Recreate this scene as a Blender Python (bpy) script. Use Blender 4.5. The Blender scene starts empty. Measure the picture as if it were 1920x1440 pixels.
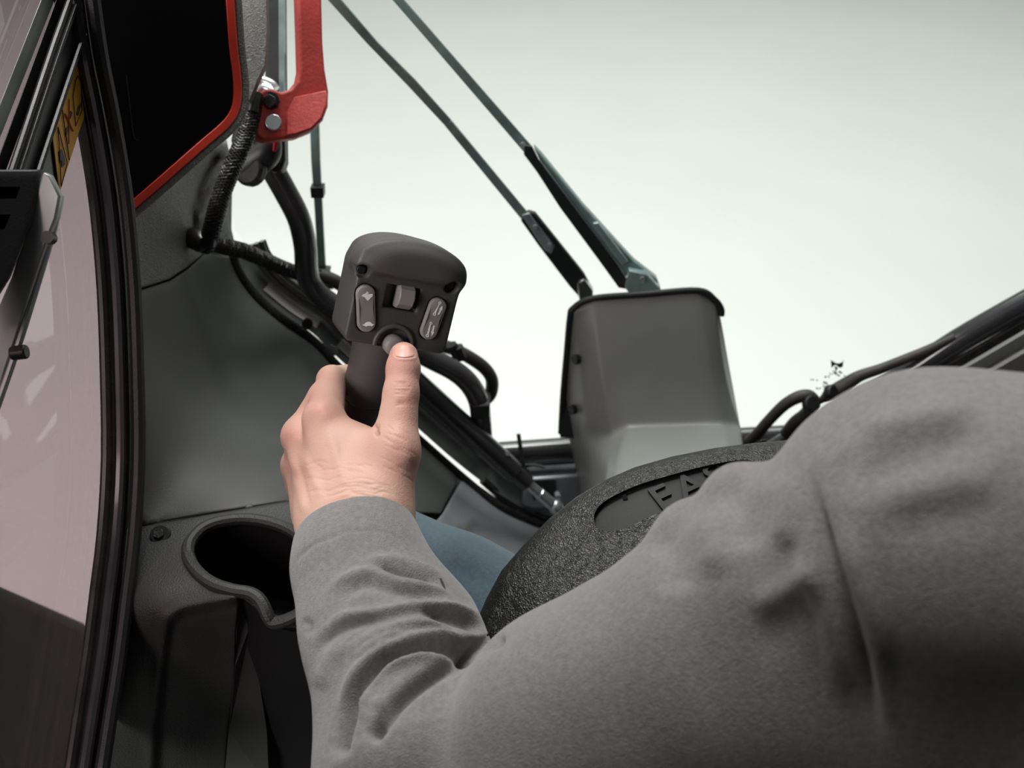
import bpy, bmesh, math, random
import numpy as np
from mathutils import Vector, Matrix
from mathutils.geometry import delaunay_2d_cdt
random.seed(4); np.random.seed(4)
scene = bpy.context.scene
C = scene.collection

# ------------------------------------------------------------------ camera, world, lights, exposure
TH = math.radians(35.0)
FPX = 35.0/36.0*1920.0
CZ = 1.90
cs, sn = math.cos(TH), math.sin(TH)
cam = bpy.data.objects.new('camera', bpy.data.cameras.new('camera')); C.objects.link(cam)
cam.location = (0, 0, CZ); cam.rotation_euler = (math.pi/2-TH, 0, 0)
cam.data.lens = 35; cam.data.sensor_width = 36; cam.data.sensor_fit = 'HORIZONTAL'
cam.data.clip_start = 0.02
cam.data.dof.use_dof = True; cam.data.dof.focus_distance = 0.715; cam.data.dof.aperture_fstop = 8.0
scene.camera = cam

world = bpy.data.worlds.new('studio'); scene.world = world; world.use_nodes = True
wb = world.node_tree.nodes['Background']
wb.inputs['Color'].default_value = (0.93, 0.97, 0.95, 1); wb.inputs['Strength'].default_value = 0.24

def area_light(name, loc, target, sx, sy, power, color=(1, 1, 1)):
    l = bpy.data.lights.new(name, 'AREA'); l.shape = 'RECTANGLE'; l.size = sx; l.size_y = sy
    l.energy = power; l.color = color
    o = bpy.data.objects.new(name, l); C.objects.link(o); o.location = loc
    o.rotation_euler = (Vector(target)-Vector(loc)).to_track_quat('-Z', 'Y').to_euler()
    return o
area_light('studio_softbox', (0.3, 5.2, 6.6), (0.1, 3.2, 0.3), 6.0, 4.0, 325, (1.0, 1.0, 0.99))
area_light('top_fill', (-0.5, 1.7, 4.6), (0.0, 0.7, 1.4), 1.2, 1.2, 115, (1.0, 0.985, 0.97))  # added overhead lamp, brightens hand and cab interior through the skylight
area_light('side_softbox', (-3.4, 0.9, 4.2), (0.0, 0.7, 1.2), 1.8, 1.8, 25, (1.0, 0.96, 0.93))
area_light('rear_left_softbox', (-1.75, -1.1, 2.75), (0.0, 0.6, 1.5), 1.1, 1.1, 54, (1.0, 0.965, 0.94))

vs = scene.view_settings
vs.view_transform = 'Standard'; vs.look = 'None'; vs.exposure = 0.0; vs.gamma = 1.0
vs.use_curve_mapping = False

# ------------------------------------------------------------------ geometry helpers
def W(px, py, d):
    """world point seen at photo pixel (px,py). d: depth in metres, or ('x'|'y'|'z', value) = a world plane"""
    rx, ry = (px-960)/FPX, (720-py)/FPX
    if isinstance(d, tuple):
        ax, v = d
        if ax == 'x': d = v/rx
        elif ax == 'y': d = v/(cs+ry*sn)
        else: d = v/(-sn+ry*cs)          # z relative to the camera height
    return Vector((rx*d, d*cs+ry*d*sn, CZ-d*sn+ry*d*cs))
def project(v):
    v = np.asarray(v, float); y = v[:, 1]; z = v[:, 2]-CZ
    d = y*cs-z*sn; up = y*sn+z*cs
    return 960+v[:, 0]/d*FPX, 720-up/d*FPX, d
VF = Vector((0, cs, -sn)); VU = Vector((0, sn, cs)); VR = Vector((1, 0, 0))

def catmull(pts, n=8, closed=False):
    pts = [np.array(p, float) for p in pts]; out = []
    N = len(pts); rng = N if closed else N-1
    for i in range(rng):
        if closed: p0, p1, p2, p3 = pts[(i-1) % N], pts[i], pts[(i+1) % N], pts[(i+2) % N]
        else: p0, p1, p2, p3 = pts[max(i-1, 0)], pts[i], pts[i+1], pts[min(i+2, N-1)]
        for k in range(n):
            t = k/n
            out.append(0.5*((2*p1)+(-p0+p2)*t+(2*p0-5*p1+4*p2-p3)*t*t+(-p0+3*p1-3*p2+p3)*t**3))
    if not closed: out.append(pts[-1])
    return out

def tps(ctrl):
    """thin plate spline depth through (px,py,d)"""
    P = np.array([[c[0]/400., c[1]/400.] for c in ctrl]); v = np.array([c[2] for c in ctrl]); n = len(P)
    r2 = ((P[:, None]-P[None])**2).sum(-1)
    K = np.where(r2 > 0, r2*np.log(np.maximum(r2, 1e-12)), 0)+np.eye(n)*0.002
    A = np.zeros((n+3, n+3)); A[:n, :n] = K; A[:n, n] = 1; A[:n, n+1:] = P; A[n, :n] = 1; A[n+1:, :n] = P.T
    w = np.linalg.solve(A, np.concatenate([v, np.zeros(3)]))
    def f(px, py):
        q = np.array([px/400., py/400.]); rr = ((P-q)**2).sum(1)
        return float((w[:n]*np.where(rr > 0, rr*np.log(np.maximum(rr, 1e-12)), 0)).sum()+w[n]+w[n+1]*q[0]+w[n+2]*q[1])
    def vec(px, py):
        q = np.stack([px, py], 1)/400.; rr = ((q[:, None]-P[None])**2).sum(-1)
        return np.where(rr > 0, rr*np.log(np.maximum(rr, 1e-12)), 0)@w[:n]+w[n]+q@w[n+1:]
    f.vec = vec
    return f

ORG = {}
def finish(o, smooth=35):
    me = o.data
    if smooth:
        me.polygons.foreach_set('use_smooth', [True]*len(me.polygons))
        if smooth < 180: me.set_sharp_from_angle(angle=math.radians(smooth))
    me.update()
def add(name, verts, faces, mat, parent=None, smooth=35, bevel=0, bseg=2, origin=None):
    V = np.array([tuple(v) for v in verts], float)
    if origin is None:
        lo, hi = V.min(0), V.max(0); origin = np.array([(lo[0]+hi[0])/2, (lo[1]+hi[1])/2, lo[2]])
    else: origin = np.array(origin, float)
    me = bpy.data.meshes.new(name); me.from_pydata((V-origin).tolist(), [], [list(f) for f in faces])
    bm = bmesh.new(); bm.from_mesh(me); bmesh.ops.recalc_face_normals(bm, faces=bm.faces); bm.to_mesh(me); bm.free()
    o = bpy.data.objects.new(name, me); C.objects.link(o)
    me.materials.append(mat)
    base = ORG[parent.name] if parent else np.zeros(3)
    o.parent = parent; o.location = origin-base; ORG[o.name] = origin
    finish(o, smooth)
    if bevel:
        m = o.modifiers.new('bevel', 'BEVEL'); m.width = bevel; m.segments = bseg; m.limit_method = 'ANGLE'; m.angle_limit = math.radians(40)
    return o
def thing(name, label, cat, loc, group=None):
    o = bpy.data.objects.new(name, None); C.objects.link(o); o.empty_display_size = 0.03
    o.location = loc; ORG[o.name] = np.array(loc, float)
    tag(o, label, cat, group); return o
def tag(o, label, cat, group=None):
    o['label'] = label; o['category'] = cat
    if group: o['group'] = group
    return o
def struct(name, label, loc):
    o = bpy.data.objects.new(name, None); C.objects.link(o); o.empty_display_size = 0.03
    o.location = loc; ORG[o.name] = np.array(loc, float); o['kind'] = 'structure'; o['label'] = label
    return o

def tube_geo(pts, radii, seg=14, profile=None, ref=None, cap=True):
    pts = [Vector(p) for p in pts]; n = len(pts)
    if not hasattr(radii, '__len__'): radii = [radii]*n
    V = []; F = []
    tan = [((pts[min(i+1, n-1)]-pts[max(i-1, 0)]).normalized()) for i in range(n)]
    up = Vector(ref) if ref is not None else (Vector((0, 0, 1)) if abs(tan[0].z) < 0.9 else Vector((1, 0, 0)))
    nrm = (up-tan[0]*up.dot(tan[0])).normalized()
    for i in range(n):
        if ref is not None: nrm = (up-tan[i]*up.dot(tan[i])).normalized()
        else: nrm = (nrm-tan[i]*nrm.dot(tan[i])).normalized()
        b = tan[i].cross(nrm)
        if profile: prof = profile
        else: prof = [(math.cos(2*math.pi*k/seg), math.sin(2*math.pi*k/seg)) for k in range(seg)]
        for (a, c) in prof: V.append(pts[i]+(nrm*a+b*c)*radii[i])
    m = len(prof)
    for i in range(n-1):
        for k in range(m):
            F.append((i*m+k, i*m+(k+1) % m, (i+1)*m+(k+1) % m, (i+1)*m+k))
    if cap: F.append(tuple(range(m))); F.append(tuple((n-1)*m+k for k in range(m)))
    return V, F
def tube(name, spec, r, mat, parent=None, n=8, seg=14, profile=None, ref=None, bevel=0, smooth=40):
    """spec: list of (px,py,d) smoothed in space; r in metres, one or per control point"""
    P = [W(*s) for s in spec]
    if hasattr(r, '__len__'):
        Q = catmull([list(p)+[rr] for p, rr in zip(P, r)], n); rad = [q[3] for q in Q]; Q = [q[:3] for q in Q]
    else: Q = catmull(P, n) if n > 1 else P; rad = r
    V, F = tube_geo(Q, rad, seg, profile, ref)
    return add(name, V, F, mat, parent, smooth, bevel)

def prism(name, poly, spec, thick, mat, parent=None, bevel=0.0, normal=None, smooth=35, bseg=2, curve=0):
    """polygon of photo pixels laid on a plane (spec) and extruded away from the viewer by thick metres"""
    if curve: poly = [tuple(p) for p in catmull(poly, curve, True)]
    P = []
    for p in poly:
        s = p[2] if len(p) > 2 else spec
        P.append(W(p[0], p[1], s(p[0], p[1]) if callable(s) else s))
    nv = Vector((0, 0, 0))
    for i in range(len(P)): nv += P[i].cross(P[(i+1) % len(P)])
    nv.normalize()
    c = sum(P, Vector())/len(P)
    if nv.dot(c-Vector((0, 0, CZ))) < 0: nv = -nv
    if normal is not None: nv = Vector(normal).normalized()
    n = len(P); V = P+[p+nv*thick for p in P]
    F = [tuple(range(n)), tuple(range(n, 2*n))]+[(i, (i+1) % n, (i+1) % n+n, i+n) for i in range(n)]
    return add(name, V, F, mat, parent, smooth, bevel, bseg)

def inpoly(x, y, poly):
    poly = np.asarray(poly)[:, :2]; x = np.asarray(x, float); y = np.asarray(y, float)
    r = np.zeros(x.shape, bool); n = len(poly); j = n-1
    for i in range(n):
        xi, yi = poly[i]; xj, yj = poly[j]
        c = ((yi > y) != (yj > y)) & (x < (xj-xi)*(y-yi)/((yj-yi) if yj != yi else 1e-9)+xi)
        r ^= c; j = i
    return r
def seg_dist(x, y, poly, closed=False):
    poly = np.asarray(poly, float)[:, :2]; best = np.full(np.shape(x), 1e9)
    n = len(poly); rng = n if closed else n-1
    for i in range(rng):
        a = poly[i]; b = poly[(i+1) % n]; ab = b-a; L = max((ab**2).sum(), 1e-9)
        t = np.clip(((x-a[0])*ab[0]+(y-a[1])*ab[1])/L, 0, 1)
        best = np.minimum(best, np.hypot(x-a[0]-t*ab[0], y-a[1]-t*ab[1]))
    return best

def patch(name, outline, dfun, step, thick, mat, parent=None, holes=(), round_px=0, round_m=0, smooth=50, curve=0, disp=None):
    """curved sheet: a pixel outline, filled with a fine mesh, given depth by dfun and real thickness"""
    if curve: outline = [tuple(p) for p in catmull(outline, curve, True)]
    def dens(poly):
        out = []
        for i in range(len(poly)):
            a = np.array(poly[i][:2], float); b = np.array(poly[(i+1) % len(poly)][:2], float)
            k = max(1, int(np.hypot(*(b-a))/step))
            for j in range(k): out.append(a+(b-a)*j/k)
        return out
    ring = dens(outline); pts = list(ring); faces_in = [list(range(len(ring)))]; edges = []
    hp = []
    for h in holes:
        hr = dens(h); s = len(pts); pts += hr; hp.append(hr)
        edges += [(s+i, s+(i+1) % len(hr)) for i in range(len(hr))]
    ol = np.array(ring); lo, hi = ol.min(0), ol.max(0)
    gx, gy = np.meshgrid(np.arange(lo[0]+step/2, hi[0], step), np.arange(lo[1]+step/2, hi[1], step))
    gx, gy = gx.ravel(), gy.ravel()
    ok = inpoly(gx, gy, ol) & (seg_dist(gx, gy, ol, True) > step*0.55)
    for h in hp: ok &= (~inpoly(gx, gy, h)) & (seg_dist(gx, gy, h, True) > step*0.55)
    pts += [np.array(p) for p in zip(gx[ok], gy[ok])]
    if round_px:
        rg_ = np.array(ring); t = np.roll(rg_, -1, 0)-np.roll(rg_, 1, 0); nn = np.stack([-t[:, 1], t[:, 0]], 1)/np.maximum(np.hypot(t[:, 0], t[:, 1]), 1e-6)[:, None]
        if not inpoly(*(rg_+nn*0.5).T, ol).mean() > 0.5: nn = -nn
        for f in (0.06, 0.16, 0.32, 0.55, 0.8):
            q = rg_+nn*f*round_px
            okq = inpoly(q[:, 0], q[:, 1], ol) & (seg_dist(q[:, 0], q[:, 1], ol, True) > f*round_px*0.9)
            pts += list(q[okq])
    r = delaunay_2d_cdt([Vector((float(p[0]), float(p[1]))) for p in pts], edges, faces_in, 1, 1e-4)
    v2 = np.array([tuple(v) for v in r[0]]); fs = r[2]
    if hp:
        keep = []
        cxy = np.array([v2[list(f)].mean(0) for f in fs])
        bad = np.zeros(len(fs), bool)
        for h in hp: bad |= inpoly(cxy[:, 0], cxy[:, 1], h)
        fs = [f for f, b in zip(fs, bad) if not b]
    D = dfun.vec(v2[:, 0], v2[:, 1]) if hasattr(dfun, 'vec') else np.array([dfun(x, y) for x, y in v2])
    if round_px:
        s = seg_dist(v2[:, 0], v2[:, 1], ol, True)/round_px
        t = np.clip(1-s, 0, 1); D = D+round_m*(1-np.sqrt(np.maximum(1-t*t, 0)))
    if disp is not None: D = D+disp(v2[:, 0], v2[:, 1])
    V = [W(x, y, d) for (x, y), d in zip(v2, D)]
    n = len(V); B = []
    for p in V:
        dr = (p-Vector((0, 0, CZ))).normalized(); B.append(p+dr*thick)
    from collections import Counter
    ec = Counter(); dirs = {}
    for f in fs:
        for i in range(len(f)):
            a, b = f[i], f[(i+1) % len(f)]; ec[(min(a, b), max(a, b))] += 1; dirs[(min(a, b), max(a, b))] = (a, b)
    F = [tuple(f) for f in fs]+[tuple(n+i for i in reversed(f)) for f in fs]
    for e, c in ec.items():
        if c == 1: a, b = dirs[e]; F.append((b, a, a+n, b+n))
    return add(name, V+B, F, mat, parent, smooth)

# signed-distance modelling, meshed by surface nets
def cap_sdf(P, a, b, ra, rb):
    a = np.array(a, float); b = np.array(b, float); ba = b-a; L = max((ba**2).sum(), 1e-12)
    t = np.clip(((P-a)@ba)/L, 0, 1)
    return np.sqrt(((P-a-t[:, None]*ba)**2).sum(1))-(ra+(rb-ra)*t)
def smin(a, b, k):
    h = np.clip(0.5+0.5*(b-a)/k, 0, 1); return b+(a-b)*h-k*h*(1-h)
def smax(a, b, k): return -smin(-a, -b, k)
def nets(f, lo, hi, h):
    lo = np.array(lo, float); hi = np.array(hi, float)
    n = (np.ceil((hi-lo)/h/4).astype(int)+1)*4
    g = [lo[i]+np.arange(n[i])*h for i in range(3)]
    gc = [lo[i]+(np.arange(n[i]//4)*4+1.5)*h for i in range(3)]
    Cc = np.stack(np.meshgrid(*gc, indexing='ij'), -1).reshape(-1, 3)
    vc = f(Cc).reshape([len(a) for a in gc])
    vals = np.repeat(np.repeat(np.repeat(vc, 4, 0), 4, 1), 4, 2)
    m = np.abs(vals) < 6.5*h
    idx = np.argwhere(m); pts = lo+idx*h
    vals[m] = f(pts)
    s = vals < 0
    cells = [vals[i:n[0]-1+i, j:n[1]-1+j, k:n[2]-1+k] for i in (0, 1) for j in (0, 1) for k in (0, 1)]
    sg = [c < 0 for c in cells]; cnt = sum(x.astype(np.int8) for x in sg)
    act = (cnt > 0) & (cnt < 8); ai = np.argwhere(act)
    cv = np.stack([c[act] for c in cells], 1)
    off = np.array([(i, j, k) for i in (0, 1) for j in (0, 1) for k in (0, 1)], float)
    acc = np.zeros((len(ai), 3)); num = np.zeros(len(ai))
    for a in range(8):
        for b in range(a+1, 8):
            if np.abs(off[a]-off[b]).sum() != 1: continue
            x = (cv[:, a] < 0) != (cv[:, b] < 0)
            t = np.where(x, cv[:, a]/np.where(x, cv[:, a]-cv[:, b], 1), 0)
            acc += np.where(x[:, None], off[a]+t[:, None]*(off[b]-off[a]), 0); num += x
    V = lo+(ai+acc/num[:, None])*h
    im = -np.ones(act.shape, int); im[act] = np.arange(len(ai))
    F = []
    for ax in range(3):
        sl0 = [slice(None)]*3; sl1 = [slice(None)]*3; sl0[ax] = slice(0, -1); sl1[ax] = slice(1, None)
        a, b = s[tuple(sl0)], s[tuple(sl1)]; e = np.argwhere(a != b)
        u, v = (ax+1) % 3, (ax+2) % 3
        ok = (e[:, u] > 0) & (e[:, v] > 0) & (e[:, u] < n[u]-1) & (e[:, v] < n[v]-1); e = e[ok]
        fl = a[tuple(e.T)]
        def cell(du, dv):
            q = e.copy(); q[:, u] += du; q[:, v] += dv; return im[tuple(q.T)]
        q = np.stack([cell(-1, -1), cell(0, -1), cell(0, 0), cell(-1, 0)], 1)
        q[~fl] = q[~fl][:, ::-1]; F.append(q)
    F = np.concatenate(F); F = F[(F >= 0).all(1)]
    return V, F
def vnormals(V, F):
    d = np.cross(V[F[:, 2]]-V[F[:, 0]], V[F[:, 3]]-V[F[:, 1]]); N = np.zeros_like(V)
    for k in range(4): np.add.at(N, F[:, k], d)
    return N/np.maximum(np.linalg.norm(N, axis=1), 1e-12)[:, None]
def relax(V, F, it, amt=0.5):
    for _ in range(it):
        S = np.zeros_like(V); c = np.zeros(len(V))
        for k in range(4):
            for o in (1, 3): np.add.at(S, F[:, k], V[F[:, (k+o) % 4]]); np.add.at(c, F[:, k], 1)
        V = V+amt*(S/np.maximum(c, 1)[:, None]-V)
    return V
def mesh_np(name, V, F, mat, parent, smooth=180):
    me = bpy.data.meshes.new(name); lo, hi = V.min(0), V.max(0)
    org = np.array([(lo[0]+hi[0])/2, (lo[1]+hi[1])/2, lo[2]])
    me.vertices.add(len(V)); me.vertices.foreach_set('co', (V-org).ravel())
    me.loops.add(F.size); me.loops.foreach_set('vertex_index', F.ravel().astype(np.int32))
    me.polygons.add(len(F)); me.polygons.foreach_set('loop_start', np.arange(0, F.size, F.shape[1], dtype=np.int32))
    me.update(); me.validate()
    o = bpy.data.objects.new(name, me); C.objects.link(o); me.materials.append(mat)
    base = ORG[parent.name] if parent else np.zeros(3)
    o.parent = parent; o.location = org-base; ORG[o.name] = org
    finish(o, smooth); return o
def sculpt(V, F, strokes):
    """strokes: (pixel polyline, height m (+ ridge, - groove), width px); only where the surface faces the viewer"""
    N = vnormals(V, F); px, py, d = project(V)
    view = V-np.array([0, 0, CZ]); view /= np.linalg.norm(view, axis=1)[:, None]
    fac = np.clip(-(N*view).sum(1)*2.2, 0, 1)
    D = np.zeros(len(V))
    for s in strokes:
        line, amp, w = s[:3]
        L = catmull(line, 12) if len(line) > 1 else [np.array(p, float) for p in line]
        L = np.array(L); lo = L.min(0)-3*w; hi = L.max(0)+3*w
        m = (px > lo[0]) & (px < hi[0]) & (py > lo[1]) & (py < hi[1])
        if not m.any(): continue
        dist = seg_dist(px[m], py[m], L) if len(L) > 1 else np.hypot(px[m]-L[0][0], py[m]-L[0][1])
        # fade toward the ends of the stroke
        e = 1.0
        if len(L) > 1 and not (len(s) > 3 and s[3]):
            near = np.argmin((px[m][:, None]-L[None, :, 0])**2+(py[m][:, None]-L[None, :, 1])**2, axis=1)
            arc = np.concatenate([[0], np.cumsum(np.hypot(*(np.diff(L, axis=0).T)))])
            a0 = arc[near]; e = np.clip(np.minimum(a0, arc[-1]-a0)/(arc[-1]*0.3), 0, 1); e = e*e*(3-2*e)
        D[m] += amp*e*np.exp(-(dist/w)**2)
    return V+N*(D*fac)[:, None]

# ------------------------------------------------------------------ materials
def srgb(r, g, b):
    f = lambda c: (c/255/12.92) if c/255 <= 0.04045 else ((c/255+0.055)/1.055)**2.4
    return (f(r), f(g), f(b), 1)
def mat(name, col, rough=0.5, metal=0.0, bump=0.0, bscale=400, var=0.06, vscale=30, spec=0.5, coat=0.0, vor=False, detail=4, sss=0):
    m = bpy.data.materials.new(name); m.use_nodes = True; nt = m.node_tree; b = nt.nodes['Principled BSDF']
    b.inputs['Roughness'].default_value = rough; b.inputs['Metallic'].default_value = metal
    b.inputs['Specular IOR Level'].default_value = spec
    if coat: b.inputs['Coat Weight'].default_value = coat; b.inputs['Coat Roughness'].default_value = 0.06
    tc = nt.nodes.new('ShaderNodeTexCoord')
    n = nt.nodes.new('ShaderNodeTexNoise'); n.inputs['Scale'].default_value = vscale; n.inputs['Detail'].default_value = 5
    nt.links.new(tc.outputs['Object'], n.inputs['Vector'])
    mr = nt.nodes.new('ShaderNodeMapRange'); mr.inputs[1].default_value = 0.25; mr.inputs[2].default_value = 0.75
    mr.inputs[3].default_value = 1-var*2; mr.inputs[4].default_value = 1+var*2
    nt.links.new(n.outputs['Fac'], mr.inputs[0])
    mx = nt.nodes.new('ShaderNodeVectorMath'); mx.operation = 'SCALE'; mx.inputs[0].default_value = col[:3]
    nt.links.new(mr.outputs[0], mx.inputs['Scale']); nt.links.new(mx.outputs[0], b.inputs['Base Color'])
    mr2 = nt.nodes.new('ShaderNodeMapRange'); mr2.inputs[3].default_value = max(rough-0.06, 0.02); mr2.inputs[4].default_value = min(rough+0.06, 1)
    nt.links.new(n.outputs['Fac'], mr2.inputs[0]); nt.links.new(mr2.outputs[0], b.inputs['Roughness'])
    if bump:
        if vor:
            t = nt.nodes.new('ShaderNodeTexVoronoi'); t.feature = 'DISTANCE_TO_EDGE'; t.inputs['Scale'].default_value = bscale
            ds = nt.nodes.new('ShaderNodeTexNoise'); ds.inputs['Scale'].default_value = bscale*0.35; ds.inputs['Detail'].default_value = 3
            nt.links.new(tc.outputs['Object'], ds.inputs['Vector'])
            av = nt.nodes.new('ShaderNodeVectorMath'); av.operation = 'MULTIPLY_ADD'
            av.inputs[1].default_value = (0.02,)*3
            nt.links.new(ds.outputs['Color'], av.inputs[0]); nt.links.new(tc.outputs['Object'], av.inputs[2])
            nt.links.new(av.outputs[0], t.inputs['Vector']); out = t.outputs['Distance']
        else:
            t = nt.nodes.new('ShaderNodeTexNoise'); t.inputs['Scale'].default_value = bscale; t.inputs['Detail'].default_value = detail
            nt.links.new(tc.outputs['Object'], t.inputs['Vector']); out = t.outputs['Fac']
        bp = nt.nodes.new('ShaderNodeBump'); bp.inputs['Strength'].default_value = bump; bp.inputs['Distance'].default_value = 0.002
        nt.links.new(out, bp.inputs['Height']); nt.links.new(bp.outputs[0], b.inputs['Normal'])
    if sss:
        b.inputs['Subsurface Weight'].default_value = sss; b.inputs['Subsurface Radius'].default_value = (1, 0.35, 0.2)
        b.inputs['Subsurface Scale'].default_value = 0.004
    return m
def glass_mat(name, tint, ior=1.45, veil=0.0, veil_col=(0.6, 0.55, 0.55, 1)):
    m = bpy.data.materials.new(name); m.use_nodes = True; nt = m.node_tree; nt.nodes.remove(nt.nodes['Principled BSDF'])
    o = nt.nodes['Material Output']; t = nt.nodes.new('ShaderNodeBsdfTransparent'); t.inputs[0].default_value = tint
    g = nt.nodes.new('ShaderNodeBsdfGlossy'); g.inputs['Roughness'].default_value = 0.02
    fr = nt.nodes.new('ShaderNodeFresnel'); fr.inputs['IOR'].default_value = ior
    mx = nt.nodes.new('ShaderNodeMixShader'); ge = nt.nodes.new('ShaderNodeNewGeometry')
    inv = nt.nodes.new('ShaderNodeMath'); inv.operation = 'SUBTRACT'; inv.inputs[0].default_value = 1.0; nt.links.new(ge.outputs['Backfacing'], inv.inputs[1])
    ml = nt.nodes.new('ShaderNodeMath'); ml.operation = 'MULTIPLY'; nt.links.new(fr.outputs[0], ml.inputs[0]); nt.links.new(inv.outputs[0], ml.inputs[1])
    nt.links.new(ml.outputs[0], mx.inputs[0])      # reflect on the entry face only; the exit face just transmits
    last = t
    if veil:
        df = nt.nodes.new('ShaderNodeBsdfDiffuse'); df.inputs[0].default_value = veil_col
        mv = nt.nodes.new('ShaderNodeMixShader'); mv.inputs[0].default_value = veil
        nt.links.new(t.outputs[0], mv.inputs[1]); nt.links.new(df.outputs[0], mv.inputs[2]); last = mv
    nt.links.new(last.outputs[0], mx.inputs[1]); nt.links.new(g.outputs[0], mx.inputs[2])
    nt.links.new(mx.outputs[0], o.inputs[0]); return m

M = {}
M['studio'] = mat('studio_white', (0.82, 0.835, 0.805, 1), 0.6, var=0.012, vscale=1.2)
M['panel'] = mat('panel_grey', (0.078, 0.081, 0.078, 1), 0.55, bump=0.18, bscale=900, var=0.03)
M['panel_grain'] = mat('panel_grain', (0.20, 0.197, 0.18, 1), 0.55, bump=0.8, bscale=330, vor=True, var=0.03)
M['panel_light'] = mat('panel_light', (0.25, 0.258, 0.272, 1), 0.42, bump=0.15, bscale=900, var=0.03)
M['console'] = mat('console_plastic', (0.034, 0.036, 0.034, 1), 0.5, bump=0.35, bscale=700, var=0.04)
M['black'] = mat('black_plastic', (0.012, 0.012, 0.013, 1), 0.42, bump=0.12, bscale=900)
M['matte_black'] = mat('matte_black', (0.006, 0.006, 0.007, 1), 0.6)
M['rubber'] = mat('black_rubber', (0.020, 0.018, 0.018, 1), 0.27, var=0.2, vscale=60)
M['gloss'] = mat('gloss_black_paint', (0.034, 0.032, 0.036, 1), 0.2, coat=0.6, var=0.1)
M['rail'] = mat('rail_dark_enamel', (0.058, 0.053, 0.057, 1), 0.2, coat=0.5, var=0.1)
M['screen'] = mat('screen_black', (0.0025, 0.0026, 0.003, 1), 0.28, spec=0.3)
M['red'] = mat('red_trim', srgb(250, 74, 54), 0.4)
M['red_lever'] = mat('red_lever_plastic', srgb(200, 72, 66), 0.45, bump=0.2, bscale=300, var=0.08, vscale=40)
M['red_wire'] = mat('red_wire', srgb(190, 30, 35), 0.4); M['blue_wire'] = mat('blue_wire', srgb(70, 110, 135), 0.4); M['pink_wire'] = mat('pink_wire', srgb(215, 140, 110), 0.4)
M['steel'] = mat('bright_steel', (0.66, 0.67, 0.69, 1), 0.24, metal=0.8, var=0.05)
M['zinc'] = mat('dull_zinc', (0.34, 0.37, 0.39, 1), 0.35, metal=0.35, var=0.1)
M['wiper'] = mat('wiper_paint', (0.23, 0.31, 0.31, 1), 0.3, metal=0.25, coat=0.4, var=0.12, vscale=40)
M['cover'] = mat('cover_grey', (0.20, 0.203, 0.192, 1), 0.42, bump=0.12, bscale=1200, var=0.02)
M['stick'] = mat('joystick_rubber', (0.076, 0.071, 0.071, 1), 0.48, bump=0.10, bscale=1500, var=0.05)
M['face'] = mat('joystick_face', (0.056, 0.056, 0.053, 1), 0.6, bump=0.22, bscale=1500, var=0.05)
M['button'] = mat('button_taupe', (0.27, 0.243, 0.235, 1), 0.5, var=0.02)
M['icon'] = mat('icon_white', srgb(248, 243, 239), 0.6, var=0.01)
M['lap'] = mat('lap_bar_skin', (0.009, 0.009, 0.0085, 1), 0.45, bump=0.5, bscale=330, vor=True, var=0.1)
M['lap_smooth'] = mat('lap_bar_smooth', (0.009, 0.009, 0.009, 1), 0.6, bump=0.1, bscale=900, spec=0.3)
M['yellow'] = mat('decal_yellow', srgb(206, 152, 44), 0.5, var=0.03)
M['print_black'] = mat('print_black', (0.01, 0.01, 0.01, 1), 0.5); M['print_red'] = mat('print_red', srgb(170, 40, 35), 0.5)
M['bracket'] = mat('bracket_painted_steel', (0.36, 0.39, 0.37, 1), 0.35, metal=0.3, var=0.2, vscale=14)
M['hose'] = mat('hose_brown_black', (0.035, 0.030, 0.027, 1), 0.5, bump=0.4, bscale=500, var=0.2)
M['window_print'] = mat('window_print', (0.03, 0.045, 0.05, 1), 0.6); M['window_print_pale'] = mat('window_print_pale', (0.55, 0.58, 0.56, 1), 0.6)
M['glass'] = glass_mat('windscreen_glass', (0.965, 0.985, 0.97, 1), 1.25)
M['side_glass'] = glass_mat('side_glass', (0.605, 0.535, 0.55, 1), 1.5)
M['dark_body'] = mat('loader_body_dark', (0.010, 0.010, 0.011, 1), 0.55)

# ------------------------------------------------------------------ the setting: studio floor and backdrop
def studio():
    # one sweep: floor that curves up into a wall far in front of the machine
    prof = [(-6, 0), (9, 0)]+[(9+3*math.sin(a), 3-3*math.cos(a)) for a in np.linspace(0.15, math.pi/2, 10)]+[(12, 9)]
    V = []; F = []
    for (y, z) in prof: V += [(-12, y, z), (12, y, z)]
    for i in range(len(prof)-1): F.append((2*i, 2*i+1, 2*i+3, 2*i+2))
    o = add('floor', V, F, M['studio'], None, 60); o['kind'] = 'structure'; o['label'] = 'white studio floor sweeping up into a plain backdrop'
studio()

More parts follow.
